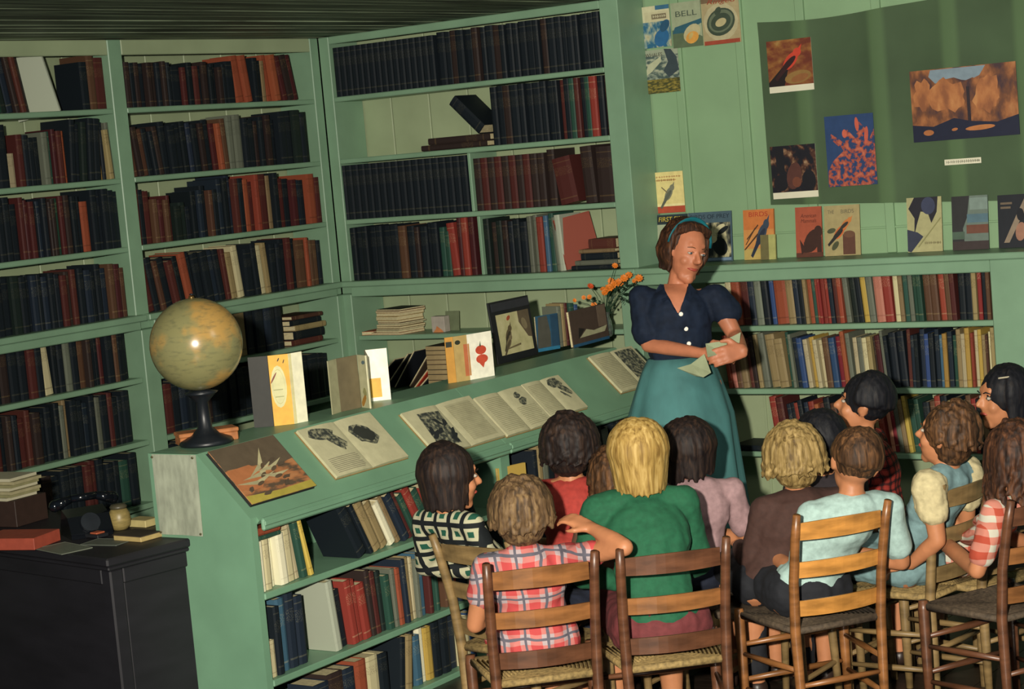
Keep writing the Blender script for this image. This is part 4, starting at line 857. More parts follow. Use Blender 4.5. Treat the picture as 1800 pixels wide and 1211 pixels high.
# ================================================================= LOW CORNER SHELF CLUTTER
def flat_item(name, label, side_px0, side_px1, z, zoff, th, dep, col, rot=0, group=None, cat='magazine', edge=None):
    a, b_ = shelf_t('B', side_px0, z), shelf_t('B', side_px1, z); wd_ = b_-a
    M_ = Matrix.Translation((a, .012, z+.0008+zoff)) @ Matrix.Rotation(math.radians(rot), 4, 'Z')
    t_ = thing(name, label, cat, M_, group)
    MB().box(0, wd_, 0, dep, th-.0012, th, bev=0).build('front_cover', ink(col), t_)
    MB().box(.001, wd_-.001, .001, dep-.001, .0013, th-.0013).build('pages', edge or pages, t_)
    MB().box(0, wd_, 0, dep, 0, .0012).build('back_cover', ink(col), t_)
    return t_
cols = ['b06a50', 'c2bd94', '2c3028', '8a6a40', 'b8b088', '3a4a48', '94683c', 'b09a60', 'a88a58', '8a4a34', '30362c']
z_ = .0
for i, c in enumerate(cols):
    th = [.012, .01, .008, .011, .009, .008, .012, .02, .018, .01, .008][i]
    flat_item('magazine', '%s magazine, %s from the bottom of the pile on the low corner shelf' % (['salmon-edged', 'cream', 'dark', 'brown', 'pale', 'slate', 'tan-brown', 'thick buff', 'buff', 'rust', 'dark-topped'][i], ordn(i)), 662+random.uniform(-3, 3)-(12 if i == 0 else 0), 708+random.uniform(-3, 4), ZS[4], z_, th, .19, c, -8+random.uniform(-4, 4), 'magazine pile on the low corner shelf'); z_ += th+.0012
flat_item('magazine', 'orange-red magazine lying left of the pile on the low corner shelf', 634, 652, ZS[4], 0, .018, .15, 'b4502e', 12)
M = Matrix.Translation((shelf_t('B', 748, ZS[4]), .06, ZS[4]+.001))
t = thing('small_carton', 'small pinkish-white carton standing right of the magazine pile', 'box', M)
MB().box(0, .085, 0, .05, 0, .085, bev=.002).build('carton_body', ink('a8a094'), t)
art(t, Matrix.Identity(4), .085, .085, [('c07c4c', [(.1, 0), (.9, 0), (.8, .14), (.4, .4), (.3, .2)])])
t = thing('small_card', 'thin grey-green card leaning behind the small white carton', 'card', Matrix.Translation((shelf_t('B', 758, ZS[4]), .13, ZS[4]+.001)) @ Matrix.Rotation(math.radians(-7), 4, 'X'))
MB().box(0, .09, 0, .003, 0, .105).build('card', ink('6a7458'), t)
rr = random.Random(3)
z_ = 0
for i in range(9):
    th = rr.uniform(.022, .03)
    flat_item('book', 'thick cream-edged book, %s from the bottom of the stack on the lowest corner shelf' % ordn(i), 752, 800, ZS[5], z_, th, .2, rr.choice(['3a2e24', '5c3c2a', '4a4434', '2a2a26']), rr.uniform(-3, 3), 'stack on the lowest corner shelf', 'book', mat('edge_tan', 'a08c64', .8)); z_ += th+.0012
    if z_ > .24: break
for i, (px, c, ang, yy, lab) in enumerate(((640, '1c2024', 38, .02, 'black limp magazine slumped leftmost among the loose ones'), (664, '262a28', 46, .05, 'dark limp magazine slumped second among the loose ones'), (684, '1a1e26', 52, .03, 'glossy black magazine sliding down in the middle of the loose ones'), (704, '4a3c30', 50, .06, 'brown-edged magazine slumped right among the loose ones'), (724, 'b03c28', 44, .0, 'red magazine tilted beside the stack of thick books'), (734, '1e2024', 40, -.012, 'small black pamphlet lying against the red magazine'))):
    M = Matrix.Translation((shelf_t('B', px, ZS[5]), yy, ZS[5]+.002)) @ Matrix.Rotation(math.radians(ang-90 if i != 4 else -58), 4, 'Y') @ Matrix.Identity(4)
    M = Matrix.Translation((shelf_t('B', px, ZS[5]), .03+yy, ZS[5]+.002)) @ Matrix.Rotation(math.radians(90-ang), 4, 'Y')
    t = thing('magazine', lab, 'magazine', M, 'slumped magazines on the lowest corner shelf')
    hh = .25 if i != 5 else .1
    MB().box(-.006, 0, 0, .19, 0, hh).build('cover', ink(c), t); MB().box(-.0135, -.0064, .002, .186, .002, hh-.003).build('pages', pages, t)

# ================================================================= DESK AND WHAT STANDS ON IT
dA, dB, dC = at(190, 980, 2, .76), at(0, 955, 2, .76), at(275, 945, 2, .76)
dx = (dB-dA).normalized(); dy = Vector((-dx.y, dx.x, 0))
if dy.dot(dC-dA) < 0: dy = -dy
MD = basis((dA.x, dA.y, 0), dx, dy, (0, 0, 1))
if MD.to_3x3().determinant() < 0: pass
t = thing('desk', 'large dark brown wooden desk at the left behind the display case end', 'desk', (dA.x, dA.y, 0))
Ml = Matrix.Translation((-dA.x, -dA.y, 0)) @ MD
LD, WD = 1.35, .50
MB().box(-.02, LD, -.02, WD, .73, .76, M=Ml, bev=.006).build('desk_top', wood_dark, t)
MB().box(-.012, LD-.01, -.012, WD-.01, .715, .7295, M=Ml, bev=.004).build('top_moulding', wood_dark, t)
MB().box(.06, LD-.06, .012, .025, .06, .70, M=Ml, bev=.003).build('back_panel', wood_dark, t)
MB().box(.012, .025, .06, WD-.08, .06, .70, M=Ml, bev=.003).build('side_panel', wood_dark, t)
MB().box(LD-.05, LD-.037, .06, WD-.08, .06, .70, M=Ml, bev=.003).build('side_panel', wood_dark, t)
for (a, b_) in ((0, 0), (LD-.08, 0), (0, WD-.07), (LD-.08, WD-.07)):
    MB().box(a+.001, a+.055, b_+.001, b_+.055, 0, .7145, M=Ml, bev=.006).build('corner_post', wood_dark, t)
for z0, z1 in ((.66, .714), (.05, .11)):
    MB().box(.056, LD-.081, .003, .03, z0, z1, M=Ml, bev=.004).build('rail', wood_dark, t)
    MB().box(.003, .03, .056, WD-.071, z0, z1, M=Ml, bev=.004).build('rail', wood_dark, t)
def dtop(px, py): return at(px, py, 2, .761)
def desk_M(px, py, rot=0):
    p_ = dtop(px, py); M_ = basis(p_, -dx, dy, (0, 0, 1))
    return (basis(p_, -dx, dy, (0, 0, 1)) if True else M_) @ Matrix.Rotation(math.radians(rot), 4, 'Z')
def dbox(name, label, cat, px, py, w_, d_, h_, col, rot=0, part='box_body', extra=None, zoff=0, group=None):
    t_ = thing(name, label, cat, Matrix.Translation((0, 0, zoff)) @ desk_M(px, py, rot), group)
    MB().box(0, w_, 0, d_, 0, h_, bev=.002).build(part, ink(col) if isinstance(col, str) else col, t_)
    if extra: extra(t_)
    return t_
dbox('file_box', 'orange-red file box lying at the left on the dark desk', 'box', -40, 968, .24, .16, .042, '9a4634', 22, 'box_body', lambda t_: MB().box(.002, .238, .002, .158, -.0, .006).build('paper_edge', paper_dim, t_))
def phone(px, py):
    t_ = thing('telephone', 'black glossy desk telephone in the middle of the dark desk', 'telephone', desk_M(px, py, -20))
    bk = mat('bakelite', '0e1116', .12, .02, spec=.6)
    prof = [(0, 0), (.15, 0), (.15, .02), (.115, .075), (.04, .095), (0, .03)]
    MB().prism([(p_[0], p_[1]) for p_ in prof], 0, .15, Matrix.Identity(4)).build('body', bk, t_)
    MB().chain([(.075, -.03, .118), (.075, .03, .135), (.075, .12, .135), (.075, .18, .118)], [.022, .014, .014, .022], 12).build('handset', bk, t_, smooth=True)
    MB().lathe([(.0001, 0), (.035, 0), (.035, .01), (.0001, .012)], 20).build('dial', mat('dial_dark', '23272c', .2), t_).matrix_basis = Matrix.Translation((.135, .075, .05)) @ Matrix.Rotation(math.radians(60), 4, 'Y')
phone(108, 940)
t = thing('round_jar', 'round cream jar with dark lid standing right of the telephone', 'jar', dtop(212, 930))
MB().lathe([(.0001, 0), (.026, 0), (.036, .012), (.041, .035), (.038, .06), (.028, .075), (.0001, .076)], 20).build('jar_body', mat('jar_cream', '8c7c4c', .4, .15, 30, (1, 1, 5)), t, smooth=True)
MB().lathe([(.0001, .0765), (.03, .0765), (.032, .083), (.024, .092), (.0001, .094)], 20).build('lid', mat('lid_dark', '4a4636', .4), t, smooth=True)
dbox('notepad', 'thick cream notepad on the desk corner beside the display case', 'notepad', 222, 926, .1, .07, .026, 'b4a670', 8, 'pad_pages')
dbox('book', 'flat closed cream-edged book at the front right of the desk', 'book', 200, 950, .14, .1, .018, 'b09a64', 6, 'page_block', lambda t_: MB().box(-.002, .142, -.002, .102, .0181, .021).build('front_cover', ink('3a3028'), t_))
dbox('paper_sheet', 'loose grey sheet lying on the desk below the telephone', 'paper', 60, 965, .2, .12, .0012, '6a7062', -6, 'sheet')
dbox('paper_sheet', 'second loose grey sheet on the desk left of the jar', 'paper', 140, 958, .16, .1, .0012, '5a6056', 16, 'sheet')
dbox('ink_pad', 'small dark tray with an orange-red pad before the telephone', 'ink pad', 150, 946, .07, .05, .012, '1a1c20', 4, 'tray', lambda t_: MB().box(.02, .058, .006, .044, .0122, .018, bev=.002).build('pad', ink('a85638'), t_), zoff=.0026)
# carton and paper stack on the far left, on the desk
t = dbox('carton', 'dark brown carton at the left edge of the desk carrying a paper stack', 'box', -60, 925, .26, .17, .1, '33241e', 14)
Mc = Matrix.Translation((0, 0, .101)) @ desk_M(-60, 925, 14)
for i in range(7):
    t = thing('paper_bundle', 'pale paper bundle, %s from the bottom of the stack on the brown carton' % ordn(i), 'papers', Mc @ Matrix.Translation((.01*(i % 3), .004*(i % 2), i*.0115)) @ Matrix.Rotation(math.radians((i*37) % 9-4), 4, 'Z'), 'paper stack on the brown carton')
    MB().box(0, .24, 0, .15, 0, .0108).build('sheets', [paper_dim, ink('8a8660'), ink('a09874')][i % 3], t)

# ================================================================= LADDER-BACK CHAIRS
SEAT = .385
def make_chair(label, M, wood, woods=None, seat_m=rush, group='ladder-back chairs', name='ladder_back_chair'):
    t_ = thing(name, label, 'chair', M, group)
    woods = woods or [wood]*3
    for s_ in (-1, 1):
        pts = [(s_*.15, -.15, 0), (s_*.153, -.15, .2), (s_*.157, -.152, SEAT), (s_*.160, -.172, .55), (s_*.163, -.21, .70), (s_*.165, -.235, .775)]
        MB().tube(pts, [.013, .0165, .0175, .0165, .0155, .0125], 10, upv=(0, 1, 0)).build('back_post', wood, t_, smooth=True)
        MB().tube([(s_*.195, .17, 0), (s_*.195, .17, .2), (s_*.195, .17, SEAT-.01), (s_*.195, .17, SEAT+.018)], [.013, .017, .0185, .015], 10).build('front_leg', wood, t_, smooth=True)
        for z in (.13, .25): MB().tube([(s_*.151, -.135, z), (s_*.173, .01, z), (s_*.193, .155, z)], [.008, .011, .008], 8).build('side_rung', wood, t_, smooth=True)
    for z in (.16, .28): MB().tube([(-.18, .17, z), (0, .17, z), (.18, .17, z)], [.008, .012, .008], 8).build('front_rung', wood, t_, smooth=True)
    MB().tube([(-.138, -.15, .2), (0, -.15, .2), (.138, -.15, .2)], [.008, .011, .008], 8).build('back_rung', wood, t_, smooth=True)
    for k, (z, hh, yb) in enumerate(((.455, .052, -.157), (.585, .052, -.180), (.715, .056, -.213))):
        mb = MB(); n = 10; vs = []
        for i in range(n+1):
            u = -1+2*i/n; xx = u*.147; yy = yb-.030*(1-u*u)+.004; arch = .007*(1-u*u) if k == 2 else .003*(1-u*u)
            for dy_, dz in ((-.004, -hh/2), (.004, -hh/2), (.004, hh/2+arch), (-.004, hh/2+arch)): vs.append((xx, yy+dy_-(dz)*.15, z+dz))
        fs = [(4*i+a, 4*i+(a+1) % 4, 4*i+4+(a+1) % 4, 4*i+4+a) for i in range(n) for a in range(4)]+[(0, 1, 2, 3), (4*n+3, 4*n+2, 4*n+1, 4*n)]
        mb.add(vs, fs).build('slat', woods[k], t_, smooth=False)
    # rush seat: cords laid in four triangles round the rails
    mb = MB(); n = 13
    for k in range(n):
        f = (k+.5)/n
        def corner(sx, sy):
            x = (.195 if sy > 0 else .153)*sx; y = .17 if sy > 0 else -.15; return Vector((x*(1-f*.96), .01+(y-.01)*(1-f*.96), SEAT+.002-.010*f))
        mb.tube([corner(-1, -1), corner(1, -1), corner(1, 1), corner(-1, 1)], .0068, 6, closed=True)
    mb.tube([(-.153, -.15, SEAT-.003), (.153, -.15, SEAT-.003), (.195, .17, SEAT-.003), (-.195, .17, SEAT-.003)], .0125, 8, closed=True)
    mb.prism([(-.15, -.14), (.15, -.14), (.19, .16), (-.19, .16)], SEAT-.013, SEAT-.005, Matrix(((1, 0, 0, 0), (0, 0, 1, 0), (0, 1, 0, 0), (0, 0, 0, 1))))
    so = mb.build('rush_seat', seat_m, t_, smooth=True); so['kind'] = 'stuff'
    return t_
def face(a_deg):          # frame on the floor whose +y looks along view direction turned a_deg to the left
    a = VIEW_A+math.radians(a_deg); return a
def floorM(p, a): return basis((p.x, p.y, 0), (math.sin(a), -math.cos(a), 0), (math.cos(a), math.sin(a), 0), (0, 0, 1))
def place_chair(px, py, turn, zt=.77, **kw):
    """px,py: middle of the back at the top of the posts, z = .77"""
    a = face(turn); p = at(px, py, 2, zt); f = Vector((math.cos(a), math.sin(a), 0)); q = p+f*.232
    return make_chair(M=floorM(q, a), **kw), q, a
cA = place_chair(950, 983, 8, label='reddish ladder-back chair under the child in pink plaid', wood=oak_red, woods=[oak_red, oak, oak])
cB = place_chair(1183, 958, 8, label='brown ladder-back chair under the blond child in green', wood=oak_red, woods=[oak_red, oak, oak_red])
cC = place_chair(1480, 884, 20, zt=.79, label='golden ladder-back chair under the boy in the pale blue shirt', wood=oak, woods=[oak_gold, oak_gold, oak_gold], seat_m=rush_dark)
cD = place_chair(1702, 838, 46, label='pale ladder-back chair under the girl in the light blue pinafore', wood=oak_pale)
cE = place_chair(1844, 868, 30, label='empty brown ladder-back chair with dark seat at the right edge', wood=oak_red, woods=[oak, oak, oak_red], seat_m=rush_dark)
cF = place_chair(826, 948, -42, label='pale ladder-back chair at the left under the girl in checked shirt', wood=oak_pale)
cG = place_chair(1800, 828, 36, label='pale ladder-back chair behind the empty one, under a dark-haired child', wood=oak_pale)
def stool(label, q):
    t_ = thing('stool', label, 'stool', (q.x, q.y, 0), 'low stools hidden among the children')
    for sx in (-1, 1):
        for sy in (-1, 1):
            MB().tube([(sx*.15, sy*.13, 0), (sx*.14, sy*.12, .3), (sx*.14, sy*.12, SEAT-.03)], [.013, .016, .016], 8).build('leg', oak_pale, t_, smooth=True)
    for sx in (-1, 1): MB().tube([(sx*.145, -.12, .16), (sx*.145, .12, .16)], .009, 8).build('rung', oak_pale, t_)
    MB().box(-.165, .165, -.145, .145, SEAT-.03, SEAT, bev=.006).build('seat_board', rush_dark, t_); return t_

# ================================================================= PEOPLE
def hairmat(name, c1, c2, c3, rough=.62):
    if name in MC: return MC[name]
    mt, nt, b = nodes_of(name, rough, .22)
    tc = N(nt, 'ShaderNodeTexCoord'); mp = N(nt, 'ShaderNodeMapping'); mp.inputs['Scale'].default_value = (80, 80, 6)
    nz = N(nt, 'ShaderNodeTexNoise'); nz.inputs['Scale'].default_value = 1; nz.inputs['Detail'].default_value = 3; nz.inputs['Distortion'].default_value = .6
    rr_ = N(nt, 'ShaderNodeValToRGB'); e = rr_.color_ramp.elements
    e[0].position = .32; e[0].color = hx(c1); e[1].position = .52; e[1].color = hx(c2); q_ = e.new(.7); q_.color = hx(c3)
    nt.links.new(tc.outputs['Object'], mp.inputs[0]); nt.links.new(mp.outputs[0], nz.inputs['Vector']); nt.links.new(nz.outputs[0], rr_.inputs[0]); nt.links.new(rr_.outputs[0], b.inputs['Base Color'])
    bp = N(nt, 'ShaderNodeBump'); bp.inputs['Strength'].default_value = .4; bp.inputs['Distance'].default_value = .003
    nt.links.new(nz.outputs[0], bp.inputs['Height']); nt.links.new(bp.outputs[0], b.inputs['Normal'])
    MC[name] = mt; return mt
def clothmat(name, col, sc=60, rough=.85, var=.08): return mat('cloth_'+name, col, rough, var, sc, bump=.15)
def plaid(name, ground, one, both, period=.06, thin=None, ang=0):
    if name in MC: return MC[name]
    mt, nt, b = nodes_of(name, .8, .2)
    tc = N(nt, 'ShaderNodeTexCoord'); mp = N(nt, 'ShaderNodeMapping'); mp.inputs['Rotation'].default_value = (0, 0, ang)
    nz = N(nt, 'ShaderNodeTexNoise'); nz.inputs['Scale'].default_value = 7
    wv = N(nt, 'ShaderNodeVectorMath', operation='MULTIPLY_ADD'); wv.inputs[1].default_value = (.05, .05, .05)
    nt.links.new(tc.outputs['Object'], mp.inputs[0]); nt.links.new(tc.outputs['Object'], nz.inputs['Vector']); nt.links.new(nz.outputs['Color'], wv.inputs[0]); nt.links.new(mp.outputs[0], wv.inputs[2])
    sx = N(nt, 'ShaderNodeSeparateXYZ'); nt.links.new(wv.outputs[0], sx.inputs[0])
    def band(o_, k=.5, off=0): return math_n(nt, 'LESS_THAN', math_n(nt, 'FRACT', math_n(nt, 'ADD', math_n(nt, 'MULTIPLY', o_, 1/period), off)), k)
    bx, bz = band(sx.outputs[0]), band(sx.outputs[2])
    s1 = math_n(nt, 'MAXIMUM', bx, bz); s2 = math_n(nt, 'MULTIPLY', bx, bz)
    c = mixc(nt, s2, mixc(nt, s1, hx(ground), hx(one)), hx(both))
    if thin: c = mixc(nt, math_n(nt, 'MAXIMUM', band(sx.outputs[0], .12, .3), band(sx.outputs[2], .12, .3)), c, hx(thin))
    nt.links.new(c, b.inputs['Base Color']); MC[name] = mt; return mt
def squares(name, ground, sq, centre, period=.055, ang=0):
    if name in MC: return MC[name]
    mt, nt, b = nodes_of(name, .8, .2)
    tc = N(nt, 'ShaderNodeTexCoord'); mp = N(nt, 'ShaderNodeMapping'); mp.inputs['Rotation'].default_value = (0, 0, ang)
    nt.links.new(tc.outputs['Object'], mp.inputs[0]); sx = N(nt, 'ShaderNodeSeparateXYZ'); nt.links.new(mp.outputs[0], sx.inputs[0])
    def dist(o_): return math_n(nt, 'ABSOLUTE', math_n(nt, 'SUBTRACT', math_n(nt, 'FRACT', math_n(nt, 'MULTIPLY', o_, 1/period)), .5))
    d = math_n(nt, 'MAXIMUM', dist(sx.outputs[0]), dist(sx.outputs[2]))
    c = mixc(nt, math_n(nt, 'LESS_THAN', d, .17), mixc(nt, math_n(nt, 'LESS_THAN', d, .36), hx(ground), hx(sq)), hx(centre))
    nt.links.new(c, b.inputs['Base Color']); MC[name] = mt; return mt
skin = mat('skin', 'ae7450', .5, .05, 18, spec=.35); skin_w = mat('skin_ruddy', 'ae6e50', .5, .08, 16, spec=.35)
lipm = mat('lips', '9c4438', .45, .03); eyew = mat('eye_white', 'a2988a', .3, .01); iris = mat('eye_iris', '2c2420', .25, .01); shoe = mat('shoe_brown', '2c201a', .4); sock = mat('sock_white', 'b8b8a8', .8)
Z = Vector((0, 0, 1))
def add_hand(mb, wr, d, nrm, k=1.0, curl=.5, thumb=1):
    """palm and five separate bent fingers. d: direction of fingers, nrm: back of the hand"""
    d = d.normalized(); nrm = (nrm-d*nrm.dot(d)).normalized(); s = d.cross(nrm)*thumb
    for o_ in (-.026, -.009, .009, .026): mb.cap(wr+s*o_*.6*k, wr+d*.075*k+s*o_*k, .015*k, .0125*k, 8)
    for i, (o_, L) in enumerate(((.030, .068), (.010, .077), (-.010, .072), (-.029, .056))):
        p = wr+d*.078*k+s*o_*k; dd = d.copy(); pts = [p-d*.02*k, p]
        for j in range(3):
            a = curl*(.55+.35*j); dd = (d*math.cos(a*(j+1)*.8)-nrm*math.sin(a*(j+1)*.8)); p = p+dd*(L*k*(.42, .33, .25)[j]); pts.append(p)
        mb.chain(pts, [.010*k, .0095*k, .009*k, .0082*k, .007*k], 8)
    t0 = wr+d*.02*k+s*.026*k; t1 = t0+(d*.6+s*.8).normalized()*.036*k; t2 = t1+(d*.9+s*.15-nrm*.35).normalized()*.032*k
    mb.chain([wr+s*.012*k, t0, t1, t2], [.014*k, .0135*k, .0115*k, .008*k], 8)
def person(label, top_p, hip, turn, hair, hm, shirt, bottom, head_turn=None, nod=0, tilt=0, k=1.0, arms=None, name='person', sk=skin, sleeve=.5, sleeve_m=None, female=True, stand=False, lean=0, hk=1.0, eyes=True, neck_cover=True):
    a = face(turn); f = Vector((math.cos(a), math.sin(a), 0)); s = Vector((f.y, -f.x, 0))
    ha = face(turn if head_turn is None else head_turn); hf0 = Vector((math.cos(ha), math.sin(ha), 0)); hs0 = Vector((hf0.y, -hf0.x, 0))
    R = Matrix.Rotation(math.radians(nod), 3, hs0) @ Matrix.Identity(3); R = Matrix.Rotation(math.radians(tilt), 3, hf0) @ R
    hf, hs, hu = R @ hf0, R @ hs0, R @ Z
    HR = basis((0, 0, 0), hs, hf, hu).to_3x3().to_4x4()
    hc = top_p-hu*.118*hk
    def H(x, y, z): return hc+hs*x*hk+hf*y*hk+hu*z*hk
    root = thing(name, label, 'person', (hip.x, hip.y, 0))
    P_ = Vector((hip.x, hip.y, SEAT+.085)); NB = hc-hu*.10*hk-hf0*.022-Z*.025*k
    SP = NB-P_
    sh = [NB-Z*.035*k+s*sd*.125*k for sd in (-1, 1)]
    body = MB(); vs_ = 12
    body.sphere(P_, (.12*k, .095*k, .09*k), 14, M=basis((0, 0, 0), s, f, Z).to_3x3())
    rb = basis((0, 0, 0), s, f, SP.normalized()).to_3x3()
    body.sphere(P_+SP*.35, (.105*k, .08*k, .13*k), 14, M=rb); body.sphere(P_+SP*.68-f*.01, (.115*k, .082*k, .13*k), 14, M=rb)
    body.chain([sh[0], NB-Z*.015, sh[1]], [.042*k, .045*k, .042*k]); body.cap(NB-Z*.02, hc-hu*.04*hk-hf*.01, .043*k, .04*hk)
    # head
    M3 = HR.to_3x3()
    body.sphere(H(0, -.008, .018), (.070*hk, .088*hk, .090*hk), 20, M=M3); body.sphere(H(0, .018, -.035), (.056*hk, .064*hk, .074*hk), 16, M=M3)
    body.sphere(H(0, .052, -.092), .021*hk, 10); body.cap(H(0, .078, .006), H(0, .097, -.022), .009*hk, .0115*hk, 10); body.sphere(H(0, .08, -.028), (.016*hk, .012*hk, .009*hk), 10, M=M3)
    body.cap(H(-.03, .066, .03), H(.03, .066, .03), .012*hk, .012*hk, 8)
    for sd in (-1, 1):
        body.sphere(H(sd*.034, .052, -.03), .023*hk, 10); body.sphere(H(sd*.073, -.006, -.006), (.010*hk, .019*hk, .031*hk), 10, M=M3); body.sphere(H(sd*.08, -.012, .004), (.008*hk, .015*hk, .02*hk), 8, M=M3)
    # arms
    hands = []
    for i, sd in enumerate((-1, 1)):
        ar = (arms or {}).get('L' if sd < 0 else 'R')
        if ar: el, wr, hd, hn = ar
        else:
            el = sh[i]-Z*.19*k+f*.04+s*sd*.05; wr = P_+f*.20*k+s*sd*.06+Z*.09; hd = (f-s*sd*.5-Z*.2); hn = Z
        body.chain([sh[i], sh[i]+(el-sh[i])*.5, el, el+(wr-el)*.35, wr], [.040*k, .034*k, .029*k, .030*k, .020*k])
        add_hand(body, wr, hd, hn, .86*k, .45, thumb=-sd)
        hands.append((sh[i], el, wr))
    # legs
    for sd in (-1, 1):
        h0 = P_+s*sd*.07*k-Z*.02; kn = P_+f*.33*k+s*sd*.085*k-Z*.01; an = Vector((kn.x, kn.y, .075))+f*.01
        body.chain([h0, kn, kn-Z*.12*k+f*.0, an], [.068*k, .048*k, .045*k, .028*k]); body.chain([an, an-Z*.03+f*.05, an-Z*.04+f*.11], [.03*k, .027*k, .02*k])
    bo = blob('body', body, sk, root, .0065, 5)
    # shoes
    for sd in (-1, 1):
        kn = P_+f*.33*k+s*sd*.085*k; an = Vector((kn.x, kn.y, .06))+f*.01
        so_ = blob('shoe', MB().chain([an-Z*.008, Vector((an.x, an.y, .034))+f*.05, Vector((an.x, an.y, .030))+f*.125], [.038*k, .034, .028]), shoe, root, .007, 3)
    # shirt
    shm = MB(); g = .011
    shm.sphere(P_+Z*.02, (.126*k, .098*k, .08*k), 14, M=basis((0, 0, 0), s, f, Z).to_3x3())
    shm.sphere(P_+SP*.35, (.114*k, .089*k, .14*k), 14, M=rb); shm.sphere(P_+SP*.68-f*.01, (.127*k, .094*k, .132*k), 14, M=rb)
    shm.chain([sh[0], NB-Z*.02, sh[1]], [.048*k, .052*k, .048*k])
    slms = []
    for (a0, el, wr) in hands:
        slm = shm if sleeve_m is None else MB(); slms.append(slm)
        if sleeve <= .55: e1 = a0+(el-a0)*(sleeve/.55)*.8; kk = 1 if sleeve_m is None else 1.2; slm.chain([a0, a0+(e1-a0)*.5, e1], [.052*k*kk, .048*k*kk, .046*k*kk])
        else: slm.chain([a0, el, el+(wr-el)*min(1, (sleeve-.5)*2)*.92], [.050*k, .041*k, .031*k])
    dn = lambda amp, fr: (lambda p, n_: amp*(noise.noise(Vector((p.x*fr, p.y*fr, p.z*fr*.55+hip.x*9)))+.4*noise.noise(p*fr*2.3)))
    blob('shirt', shm, shirt, root, .0075, 3, dn(.007, 16))
    if sleeve_m is not None: [blob('sleeve', q_, sleeve_m, root, .0075, 2, dn(.006, 45)) for q_ in slms]
    # skirt or trousers
    bt = MB(); bt.sphere(P_-Z*.005, (.135*k, .108*k, .085*k), 14, M=basis((0, 0, 0), s, f, Z).to_3x3())
    for sd in (-1, 1):
        kn = P_+f*.34*k+s*sd*.085*k
        bt.chain([P_+s*sd*.07*k-Z*.01, kn], [.078*k, .060*k])
        if female: bt.chain([kn, kn-Z*.10+f*.015], [.062*k, .058*k])
        else: bt.chain([kn, kn-Z*.16, Vector((kn.x, kn.y, .12))], [.056*k, .046*k, .04*k])
    if female: bt.chain([P_+f*.1, P_+f*.34*k, P_+f*.34*k-Z*.1], [.085*k, .062*k, .056*k])
    blob('skirt' if female else 'trousers', bt, bottom, root, .008, 3, dn(.007, 20))
    # face parts
    if eyes:
        for sd in (-1, 1):
            MB().sphere(H(sd*.029, .0705, .004), (.011*hk, .0085*hk, .0062*hk), 12, M=M3).build('eye', eyew, root, world=True, smooth=True)
            MB().sphere(H(sd*.0285, .0755, .004), (.0050*hk, .0042*hk, .0050*hk), 10, M=M3).build('iris', iris, root, world=True, smooth=True)
            MB().tube([H(sd*.014, .083, .021), H(sd*.03, .082, .026), H(sd*.045, .070, .021)], [.002, .0028, .0015], 6).build('eyebrow', hm, root, world=True)
        MB().tube([H(-.022, .070, -.056), H(-.01, .0785, -.0535), H(0, .080, -.055), H(.01, .0785, -.0535), H(.022, .070, -.056)], [.002, .0055, .006, .0055, .002], 8).build('lips', lipm, root, world=True, smooth=True)
    # hair
    rn = random.Random(int(abs(hip.x*1000)+abs(hip.y*77)))
    hb = MB(); st = hair
    cz, cy = st.get('cz', .022), st.get('cy', -.016)
    hb.sphere(H(0, cy, cz), (.082*hk*st.get('w', 1), .094*hk, .096*hk), 20, M=M3)
    if st.get('back', 1): hb.sphere(H(0, -.035, -.015), (.076*hk*st.get('w', 1), .07*hk, .088*hk), 16, M=M3)
    nL, Lh, curl, flare = int(st.get('n', 70)*(1.0 if st.get('curl') else 2.2)), st.get('len', .1), st.get('curl', 0), st.get('flare', 0)
    for q_ in range(nL):
        az = math.radians(rn.uniform(st.get('az', 62), 360-st.get('az', 62)))     # 0 = front
        r0 = rn.uniform(1.0, 1.09 if curl else 1.05); pts = []; rad = []; th1 = math.radians(rn.uniform(86, 104)); th0 = math.radians(rn.uniform(4, 40))
        az0 = az if th0 > .4 else az
        for j in range(5):
            th = th0+(th1-th0)*j/4
            pts.append(H(.082*r0*st.get('w', 1)*math.sin(th)*math.sin(az), cy+.094*r0*math.sin(th)*math.cos(az), cz+.096*r0*math.cos(th))); rad.append((.007+.005*j/4)*hk)
        base = pts[-1]; out = (base-hc); out -= Z*out.dot(Z); out = out.normalized() if out.length > 0 else -hf
        LL = Lh*(rn.uniform(.72, 1.08) if curl else rn.uniform(.88, 1.04)); ph = rn.uniform(0, 6.28); side = Z.cross(out)
        m_ = 5 if LL > .03 else 2
        for j in range(1, m_+1):
            u_ = j/m_; off = out*(flare*u_*u_+curl*math.sin(ph+u_*9)*.6)+side*(curl*math.cos(ph+u_*8))
            inw = -out*.012*u_ if not flare else Vector((0, 0, 0))
            pts.append(base-Z*LL*u_+off+inw); rad.append((.0105 if curl else .0088)*(1-.5*u_)*hk)
        hb.tube(pts, rad, 7)
    if curl:
        for q_ in range(int(nL*.9)):
            az = rn.uniform(math.radians(50), math.radians(310)); th = rn.uniform(.1, 2.0); p = H(.09*math.sin(th)*math.sin(az), cy+.10*math.sin(th)*math.cos(az), cz+.103*math.cos(th))
            hb.sphere(p, rn.uniform(.009, .017)*hk, 8)
    if st.get('fringe'):
        for q_ in range(14):
            x_ = -.055+.11*q_/13; hb.tube([H(x_*.5, .02, .108), H(x_*.9, .068, .085), H(x_, .086, .055), H(x_*1.05, .090, .055-st['fringe'])], [.010, .011, .010, .005], 6)
    st_b = st.get('strand', 70)
    ho = blob('hair', hb, hm, root, .0048, 2 if curl else 5, lambda p, n_: .0022*noise.noise(Vector((p.x*st_b, p.y*st_b, p.z*(st_b if curl else 9)))))
    return root, dict(H=H, hf=hf, hs=hs, hu=hu, P=P_, NB=NB, sh=sh, f=f, s=s, root=root)

